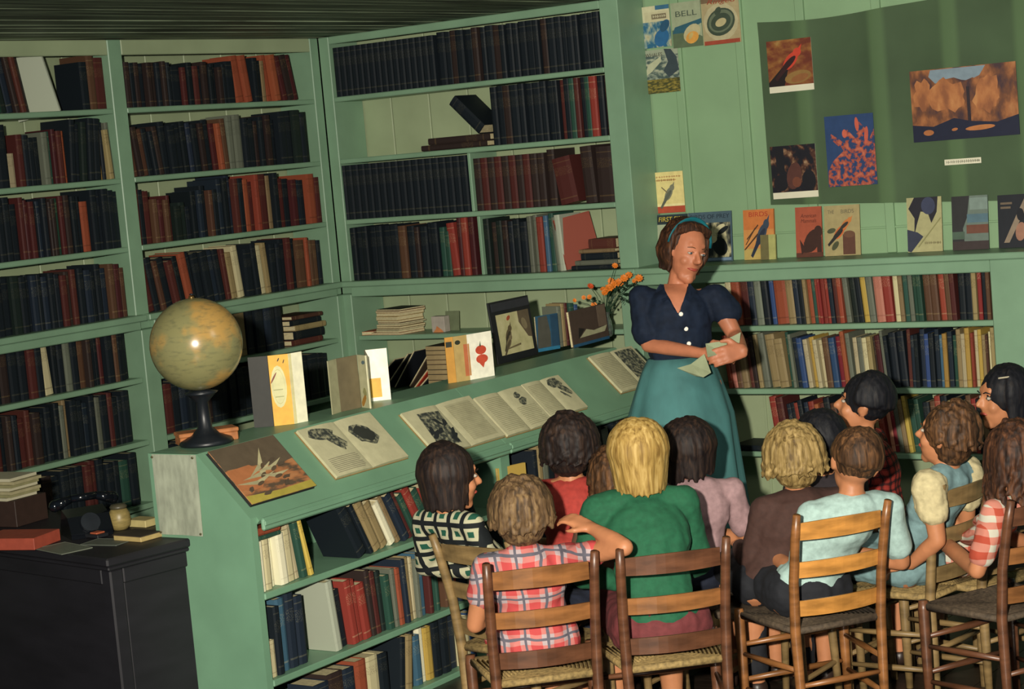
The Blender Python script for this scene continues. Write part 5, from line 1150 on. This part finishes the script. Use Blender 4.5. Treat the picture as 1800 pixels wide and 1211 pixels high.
H_dark = hairmat('hair_dark_brown', '120e0f', '231a17', '3a2a20'); H_black = hairmat('hair_black', '0c0d12', '14151a', '221f1f')
H_brown = hairmat('hair_light_brown', '33281c', '5c4730', '7c6444'); H_blond = hairmat('hair_blond', '6e5428', '9c7f44', 'b89c60'); H_curl = hairmat('hair_curly_blond', '544224', '867044', 'a48c5c')
H_mid = hairmat('hair_mid_brown', '20160f', '46301e', '6b4a2e'); H_red = hairmat('hair_auburn', '1c120e', '3a2418', '5c3a24')
LONG = dict(len=.11, n=80, w=1.06); BOB = dict(len=.045, n=110, curl=.006, flare=.012, w=1.10, az=55); BOY = dict(len=.005, n=70, cz=.034, cy=-.012, back=0, az=70, w=.96); CURLY = dict(len=.075, n=80, curl=.014, flare=.02, w=1.08)
def hp(px, py, z): return at(px, py, 2, z)
def chair_hip(c, fw_=.01): return c[1]+Vector((math.cos(c[2]), math.sin(c[2]), 0))*fw_
def fwd(turn): a = face(turn); return Vector((math.cos(a), math.sin(a), 0))
pink = plaid('pink_plaid', 'a8989a', 'b8706a', 'b04444', .066, '5c5a64', -.72)
redplaid = plaid('dark_red_plaid', '3c1a1a', '6a2420', '8a3028', .03, '1c1416', -1.65)
gingham = plaid('red_gingham', 'b4b0a0', 'b47464', 'a04432', .05, None, -1.13)
checks = squares('green_checks', '14181a', 'a4a286', '1c4a3a', .058, .13)
# 1 girl at left in profile
person('girl with dark shoulder-length hair and green checked shirt, leftmost of the children', hp(793, 777, 1.07), chair_hip(cF, -.02)+EX*.04, -42, LONG, H_dark, checks, clothmat('navy', '1a2030'), head_turn=-72, nod=-4, k=.86, hk=.97, sleeve=.9)
# 2 child in pink plaid, arm over the next chair
tp = hp(910, 838, .985); hipA = chair_hip(cA)
dA_ = 5.98
elb = atd(1098, 962, dA_+.02); wri = atd(1040, 928, dA_+.14)
person('child with short light brown hair in pink plaid dress, elbow on the next chair', tp, hipA, 6, BOB, H_brown, pink, pink, head_turn=0, nod=2, k=.97, hk=.98, sleeve=.34, arms={'R': (elb, wri, (atd(1018, 918, dA_+.16)-wri), Z+FW*-.4)})
# 5 blond girl in green sweater
person('girl with long straight blond hair in a green sweater, back turned', hp(1122, 735, 1.10), chair_hip(cB, .03), 8, dict(len=.12, n=95, w=1.08), H_blond, clothmat('green', '195438'), clothmat('burgundy', '642c2e'), head_turn=-14, nod=2, tilt=4, k=1.12, hk=1.0, sleeve=.9)
# 9 boy in pale blue shirt
person('boy with short brown hair and pale blue shirt on the golden chair', hp(1516, 757, .985), chair_hip(cC, .03), 12, BOY, H_mid, clothmat('pale_blue', '9ab4ae'), clothmat('dark_trousers', '17191f'), head_turn=4, nod=6, tilt=16, k=1.04, hk=.96, female=False, sleeve=.5, neck_cover=False)
# 11 girl in light blue pinafore
fD = fwd(48); sD = Vector((fD.y, -fD.x, 0)); tp = hp(1672, 706, 1.03); hD = chair_hip(cD, .0)
dd = (hD-CAM).dot(FW)
person('girl in light blue pinafore with cream puffed sleeves and curly brown hair', tp, hD, 48, dict(len=.03, n=70, curl=.010, flare=.006, w=1.04), H_mid, clothmat('light_blue', '6f8c8e'), clothmat('light_blue', '6f8c8e'), head_turn=58, nod=14, k=1.0, hk=.98, sleeve=.3, sleeve_m=clothmat('cream', 'b8ac84'),
       arms={'L': (atd(1648, 950, dd-.24), atd(1600, 992, dd-.14), fD*1-Z*.3, Z)})
# others
def on_stool(px, py, z, turn, label, slabel, back=0, shift=0, **kw):
    tp_ = hp(px, py, z); h = tp_-fwd(turn)*(.03+back)+EX*shift; stool(slabel, h); return person(label, tp_, Vector((h.x, h.y, 0)), turn, **kw)
on_stool(1000, 727, 1.06, -12, 'girl with dark curled hair in a red top beside the sloping display', 'stool under the girl in the red top', hair=dict(len=.055, n=80, curl=.008, flare=.008, w=1.12), hm=H_dark, shirt=clothmat('red', '98322a'), bottom=clothmat('navy', '1a2030'), head_turn=-20, sleeve=.5, tilt=2)
on_stool(1074, 788, .94, 0, 'child with long brown curls between the red top and the blond girl', 'stool under the child with brown curls', hair=dict(len=.10, n=80, curl=.016, flare=.01, w=1.0), hm=H_mid, shirt=clothmat('brown_blouse', '5c4030'), bottom=clothmat('navy', '1a2030'), k=.85, hk=.92)
on_stool(1196, 735, 1.0, 4, 'girl with smooth dark hair in a lilac-pink blouse before the woman', 'stool under the girl in lilac-pink', hair=dict(len=.10, n=90, w=1.12), hm=H_dark, shirt=clothmat('lilac', '94787a'), bottom=clothmat('navy', '1a2030'), head_turn=14, sleeve=.45, tilt=-8)
on_stool(1388, 745, .99, 10, 'child with curly blond hair in a brown sweater, left of the boy in blue', 'stool under the curly blond child', shift=-.10, hair=dict(len=.055, n=85, curl=.012, flare=.012, w=1.12), hm=H_curl, shirt=clothmat('brown', '3e2822'), bottom=clothmat('black_skirt', '14161c'), head_turn=4, tilt=-2, sleeve=.95, k=1.0)
on_stool(1437, 720, .99, 12, 'dark-haired child mostly hidden behind the curly blond one', 'stool under the hidden dark-haired child', hair=dict(len=.02, n=70, w=1.0), hm=H_black, shirt=clothmat('dark', '221c20'), bottom=clothmat('dark', '221c20'), head_turn=10, k=.9)
on_stool(1528, 658, 1.05, 60, 'black-haired boy in dark red plaid looking up to the left', 'stool under the black-haired boy', hair=dict(len=.004, n=80, cz=.034, cy=-.014, back=0, az=62, w=1.02), hm=H_black, shirt=redplaid, bottom=clothmat('dark', '221c20'), head_turn=78, nod=16, female=False, sleeve=.9, k=1.0)
r12, q12 = on_stool(1762, 642, 1.07, 70, 'girl with long dark hair and a barrette, face turned toward the woman', 'stool under the girl with barrette', hair=dict(len=.13, n=90, w=1.06, az=66), hm=H_black, shirt=clothmat('charcoal', '22242c'), bottom=clothmat('dark', '221c20'), head_turn=104, nod=4, sleeve=.9)
MB().cap(q12['H'](-.058, .045, .078), q12['H'](-.072, .012, .083), .0035, .0035, 8).build('barrette', mat('barrette', 'b0a890', .3, metal=.5), r12, world=True)
person('child with long tousled dark hair in red gingham at the right edge', hp(1778, 742, .99), chair_hip(cG, .02), 30, dict(len=.15, n=95, curl=.012, flare=.02, w=1.1), H_red, gingham, gingham, head_turn=26, k=.95, sleeve=.5)

# ---------------------------------------------------------------- the standing woman
WD_ = 8.05
def wp(px, py, d=0): return atd(px, py, WD_+d)
foot = wp(1213, 1085); foot.z = 0
root = thing('person', 'standing woman in navy blouse and long teal skirt holding a thin magazine', 'person', foot)
wa = math.atan2(-FW.y, -FW.x)+math.radians(8)      # body faces the room
f = Vector((math.cos(wa), math.sin(wa), 0)); s = Vector((-f.y, f.x, 0))    # s towards the right of the picture
if s.dot(EX) < 0: s = -s
ha = math.atan2(-FW.y, -FW.x)+math.radians(30)
hf0 = Vector((math.cos(ha), math.sin(ha), 0)); hs0 = Z.cross(hf0)*-1
if hs0.dot(EX) < 0: hs0 = -hs0
tw = (Matrix.Rotation(math.radians(-15), 3, -FW))      # head tipped to the picture's right
R = Matrix.Rotation(math.radians(3), 3, Z.cross(hf0)); hf, hs, hu = R @ hf0, hs0, R @ Z
tw2 = Matrix.Rotation(math.radians(14), 3, -FW)
cand = [(q @ hu).dot(EX) for q in (tw, tw2)]; q = tw if cand[0] > cand[1] else tw2
hf, hs, hu = q @ hf, q @ hs, q @ hu
HRw = basis((0, 0, 0), hs, hf, hu).to_3x3()
hc = wp(1206, 441); hk = 1.02
def H(x, y, z): return hc+hs*x*hk+hf*y*hk+hu*z*hk
NBw = wp(1186, 512, .01)
ch = wp(1190, 560, .0); waist = wp(1193, 632, .0); hipw = wp(1203, 690)
shl, shr = wp(1128, 524, .01), wp(1256, 522, .0)
el_l, wr_l = wp(1140, 606, -.03), wp(1240, 622, -.20)
el_r, wr_r = wp(1292, 590, -.02), wp(1306, 616, -.22)
B3 = basis((0, 0, 0), s, f, Z).to_3x3()
body = MB()
body.sphere(hipw, (.112, .08, .10), 16, M=B3); body.sphere(waist, (.100, .074, .11), 16, M=B3); body.sphere(ch-Z*.01, (.122, .082, .13), 16, M=B3)
body.chain([shl, NBw-Z*.035, shr], [.040, .036, .040]); body.cap(NBw-Z*.03, hc-hu*.05-hf*.012, .044, .041)
body.sphere(H(0, -.008, .018), (.072*hk, .09*hk, .092*hk), 24, M=HRw); body.sphere(H(0, .018, -.038), (.056*hk, .064*hk, .08*hk), 20, M=HRw)
body.sphere(H(0, .054, -.102), .024*hk, 12); body.cap(H(-.02, .04, -.095), H(.02, .04, -.095), .022, .022, 10)
body.cap(H(0, .079, .006), H(0, .103, -.026), .0085, .0115, 12); body.sphere(H(0, .088, -.032), (.017, .013, .009), 12, M=HRw); body.cap(H(-.03, .068, .034), H(.03, .068, .034), .010, .010, 10)
for sd in (-1, 1):
    body.sphere(H(sd*.031, .052, -.034), .022, 12); body.sphere(H(sd*.074, -.006, -.008), (.010, .019, .032), 12, M=HRw); body.sphere(H(sd*.081, -.012, .002), (.008, .015, .02), 10, M=HRw)
body.chain([shl, shl+(el_l-shl)*.5, el_l, el_l+(wr_l-el_l)*.3, wr_l], [.046, .040, .032, .031, .021])
body.chain([shr, shr+(el_r-shr)*.5, el_r, el_r+(wr_r-el_r)*.3, wr_r], [.046, .040, .032, .031, .021])
add_hand(body, wr_l, s*1-Z*.05, Z*.5+f*.6, 1.0, .55, thumb=-1)
add_hand(body, wr_r, s*-1-Z*.12+f*.15, Z*.35+f*.9, 1.0, .35, thumb=1)
for sd in (-1, 1):
    h0 = hipw+s*sd*.085; kn = Vector((foot.x, foot.y, .5))+s*sd*.09; an = Vector((foot.x, foot.y, .09))+s*sd*.08
    body.chain([h0, kn, kn-Z*.14-f*.01, an], [.085, .056, .054, .034]); body.chain([an, an-Z*.05+f*.06, an-Z*.06+f*.14], [.036, .032, .024])
wbody = blob('body', body, skin_w, root, .0052, 4)
for sd in (-1, 1):
    an = Vector((foot.x, foot.y, .06))+s*sd*.08
    blob('shoe', MB().chain([an-f*.02-Z*.015, an-Z*.025+f*.06, an-Z*.03+f*.15], [.042, .036, .03]), shoe, root, .007, 3)
navy = mat('navy_blouse', '151f30', .8, .15, 30, spec=.2)
bl = MB()
bl.sphere(waist+Z*.035, (.124, .096, .085), 16, M=B3); bl.sphere(ch, (.148, .106, .14), 18, M=B3); bl.sphere(ch-Z*.07, (.138, .104, .13), 18, M=B3)
bl.chain([shl, NBw-Z*.065, shr], [.052, .042, .052])
bl.chain([shl, shl+(el_l-shl)*.45, shl+(el_l-shl)*.72], [.056, .056, .062]); bl.chain([shr, shr+(el_r-shr)*.35, wp(1283, 548, -.0)], [.056, .054, .052])
bl.tube([shr+Z*.01, wp(1272, 534), wp(1294, 545)], [.05, .052, .034], 12)
def blouse_post(p, n_): return .006*noise.noise(Vector((p.x*14, p.y*14, p.z*8)))+.003*noise.noise(p*34)
blouse = blob('blouse', bl, navy, root, .0065, 2, blouse_post)
bpy.context.view_layer.update()
def on_blouse(px, py, lift):
    c = wp(px, py); d_ = (c-CAM).normalized(); best = None
    for ob in (blouse, wbody):
        X = W[ob].inverted(); ok, loc, nn_, _ = ob.ray_cast(X @ CAM, d_)
        if ok:
            p_ = W[ob] @ loc
            if best is None or (p_-CAM).length < (best-CAM).length: best = p_
    best = best if best is not None else c
    return best-d_*lift
# skin of the open V neck and collar flaps
vn = MB(); rows_ = [(1167, 1210, 499), (1168, 1209, 506), (1169, 1208, 510), (1171, 1207, 514), (1173, 1206, 518), (1178, 1202, 526), (1183, 1199, 536), (1188, 1196, 545), (1191, 1193, 550)]
V = []
for (xa_, xb_, yy) in rows_:
    for i in range(7): V.append(on_blouse(xa_+(xb_-xa_)*i/6, yy, .006))
L = len(V); dv_ = (V[0]-CAM).normalized()*.003
vn.add(V+[v+dv_ for v in V], [(7*j+i, 7*j+i+1, 7*j+8+i, 7*j+7+i) for j in range(8) for i in range(6)]+[(L+7*j+i, L+7*j+7+i, L+7*j+8+i, L+7*j+i+1) for j in range(8) for i in range(6)]).build('neck_opening', skin_w, root, world=True, smooth=True)
for flap in ([(1160, 499), (1152, 512), (1166, 531), (1177, 524), (1191, 550), (1176, 523), (1166, 500)], [(1213, 498), (1224, 512), (1214, 530), (1205, 524), (1193, 550), (1204, 520), (1208, 500)]):
    V = [on_blouse(x_, y_, .009) for x_, y_ in flap]; n_ = len(V); d_ = (V[0]-CAM).normalized()*.005
    MB().add(V+[v+d_ for v in V], [tuple(range(n_)), tuple(range(2*n_-1, n_-1, -1))]+[(i, i+n_, (i+1) % n_+n_, (i+1) % n_) for i in range(n_)]).build('collar', navy, root, world=True)
pearl = mat('pearl_button', 'e8e4d8', .12, .01, spec=.8)
for (px, py) in ((1197, 552), (1206, 578), (1211, 604)):
    c = wp(px, py); d_ = (CAM-c).normalized()
    b_ = MB().sphere((0, 0, 0), (.009, .009, .003), 12, M=d_.to_track_quat('Z', 'Y').to_matrix()).build('button', pearl, root)
    p_ = W[root].inverted() @ on_blouse(px, py, .002); b_.location = p_; W[b_] = W[root] @ Matrix.Translation(p_)
# skirt with folds
teal = mat('teal_skirt', '40706f', .8, .12, 12, (1, 1, .3))
mb = MB(); n = 72; rings = 16; vs = []
for j in range(rings+1):
    v = j/rings; z = waist.z+.012+(.34-waist.z-.012)*v
    z += .0
    cx_, cy_ = waist.x+(foot.x-waist.x)*v, waist.y+(foot.y-waist.y)*v
    rx = .126+.062*min(1, v*3.2)**.7+.085*v; ry = .103+.045*min(1, v*3)+.10*v
    for k in range(n):
        t_ = 2*PI*k/n; fold = 1+(.055*v+.012)*math.sin(t_*9+1.5*math.sin(t_*2))+.03*v*math.sin(t_*5+2)
        p = Vector((cx_, cy_, z))+s*rx*fold*math.cos(t_)+f*ry*fold*math.sin(t_); vs.append(p)
fs = [(j*n+k, j*n+(k+1) % n, (j+1)*n+(k+1) % n, (j+1)*n+k) for j in range(rings) for k in range(n)]+[tuple(range(n))[::-1]]
mb.add(vs, fs); sk_ = mb.build('skirt', teal, root, world=True, smooth=True); sd_ = sk_.modifiers.new('t', 'SOLIDIFY'); sd_.thickness = .003
# face
for sd in (-1, 1):
    MB().sphere(H(sd*.030, .0740, .002), (.0120, .0085, .0062), 14, M=HRw).build('eye', eyew, root, world=True, smooth=True)
    MB().sphere(H(sd*.0295, .0798, .0015), (.0052, .0040, .0052), 10, M=HRw).build('iris', mat('iris_blue', '3a4650', .2), root, world=True, smooth=True)
    MB().tube([H(sd*.015, .0825, .0235), H(sd*.031, .0825, .0265), H(sd*.047, .071, .0225)], [.0012, .0018, .001], 6).build('eyebrow', H_mid, root, world=True)
    MB().tube([H(sd*.018, .081, .006), H(sd*.03, .0845, .0095), H(sd*.043, .075, .006)], [.0018, .0032, .0018], 6).build('eyelid', skin_w, root, world=True)
MB().tube([H(-.025, .070, -.060), H(-.012, .079, -.0605), H(0, .0815, -.0625), H(.012, .079, -.0605), H(.025, .070, -.060)], [.002, .005, .006, .005, .002], 10).build('lips', lipm, root, world=True, smooth=True)
# hair: parted wave to the jaw, tucked behind the ear
hb = MB(); hb.sphere(H(0, -.026, .024), (.083, .092, .096), 24, M=HRw); hb.sphere(H(0, -.04, -.02), (.076, .066, .09), 18, M=HRw)
rn = random.Random(11)
for k in range(110):
    az = math.radians(rn.uniform(70, 290)); pts = []; r0 = rn.uniform(1, 1.09)
    for j in range(5):
        th = .2+1.5*j/4; pts.append(H(.086*r0*math.sin(th)*math.sin(az), -.018+.096*r0*math.sin(th)*math.cos(az), .026+.096*r0*math.cos(th)))
    out = pts[-1]-hc; out -= hu*out.dot(hu); out.normalize(); ph = rn.uniform(0, 6)
    for j in range(1, 5): pts.append(pts[4]-hu*.026*j+out*(.010*math.sin(j*1.3+ph*.2)-.003*j))
    hb.tube(pts, [.008, .009, .010, .011, .012, .012, .011, .009, .005], 7)
for k in range(22):
    x_ = -.08+.16*k/21; hb.tube([H(x_*.95, .052-.35*abs(x_), .088-4*x_*x_), H(x_*.9, .035, .108-3*x_*x_), H(x_*.8, -.01, .118-2*x_*x_), H(x_*.8, -.06, .10)], [.006, .009, .010, .008], 7)
blob('hair', hb, H_red, root, .0048, 1, lambda p, n_: .0022*noise.noise(Vector((p.x*70, p.y*70, p.z*9))))
band = MB(); pts = []
for j in range(15):
    a = math.radians(-88+176*j/14); pts.append(H(.098*math.sin(a), .012+.0*math.cos(a), .022+.108*math.cos(a)))
band.tube(pts, .010, 8, flat=.35); band.build('headband', mat('headband', '13606a', .5), root, world=True, smooth=True)
# thin magazine in her hands
t = thing('magazine', 'thin limp grey-green magazine held open in the woman\'s hands', 'magazine', wp(1240, 625, -.26))
mg = mat('limp_paper', '8f9878', .6, .08, 20)
for nm, pts, cc in (('left_leaf', [(1190, 647, -.20), (1238, 622, -.27), (1250, 655, -.27), (1222, 661, -.22)], mg), ('right_leaf', [(1240, 604, -.22), (1302, 584, -.20), (1300, 602, -.2), (1244, 628, -.27)], mg)):
    P = [wp(*p) for p in pts]; c01 = (P[0]+P[1])/2-Z*.012; c23 = (P[2]+P[3])/2-Z*.012; up_ = (CAM-P[0]).normalized()*.0015
    V = [P[0], c01, P[1], P[2], c23, P[3]]
    MB().add(V+[v+up_ for v in V], [(0, 1, 4, 5), (1, 2, 3, 4), (6, 11, 10, 7), (7, 10, 9, 8), (0, 6, 7, 1), (1, 7, 8, 2), (2, 8, 9, 3), (3, 9, 10, 4), (4, 10, 11, 5), (5, 11, 6, 0)]).build(nm, cc, t, world=True)
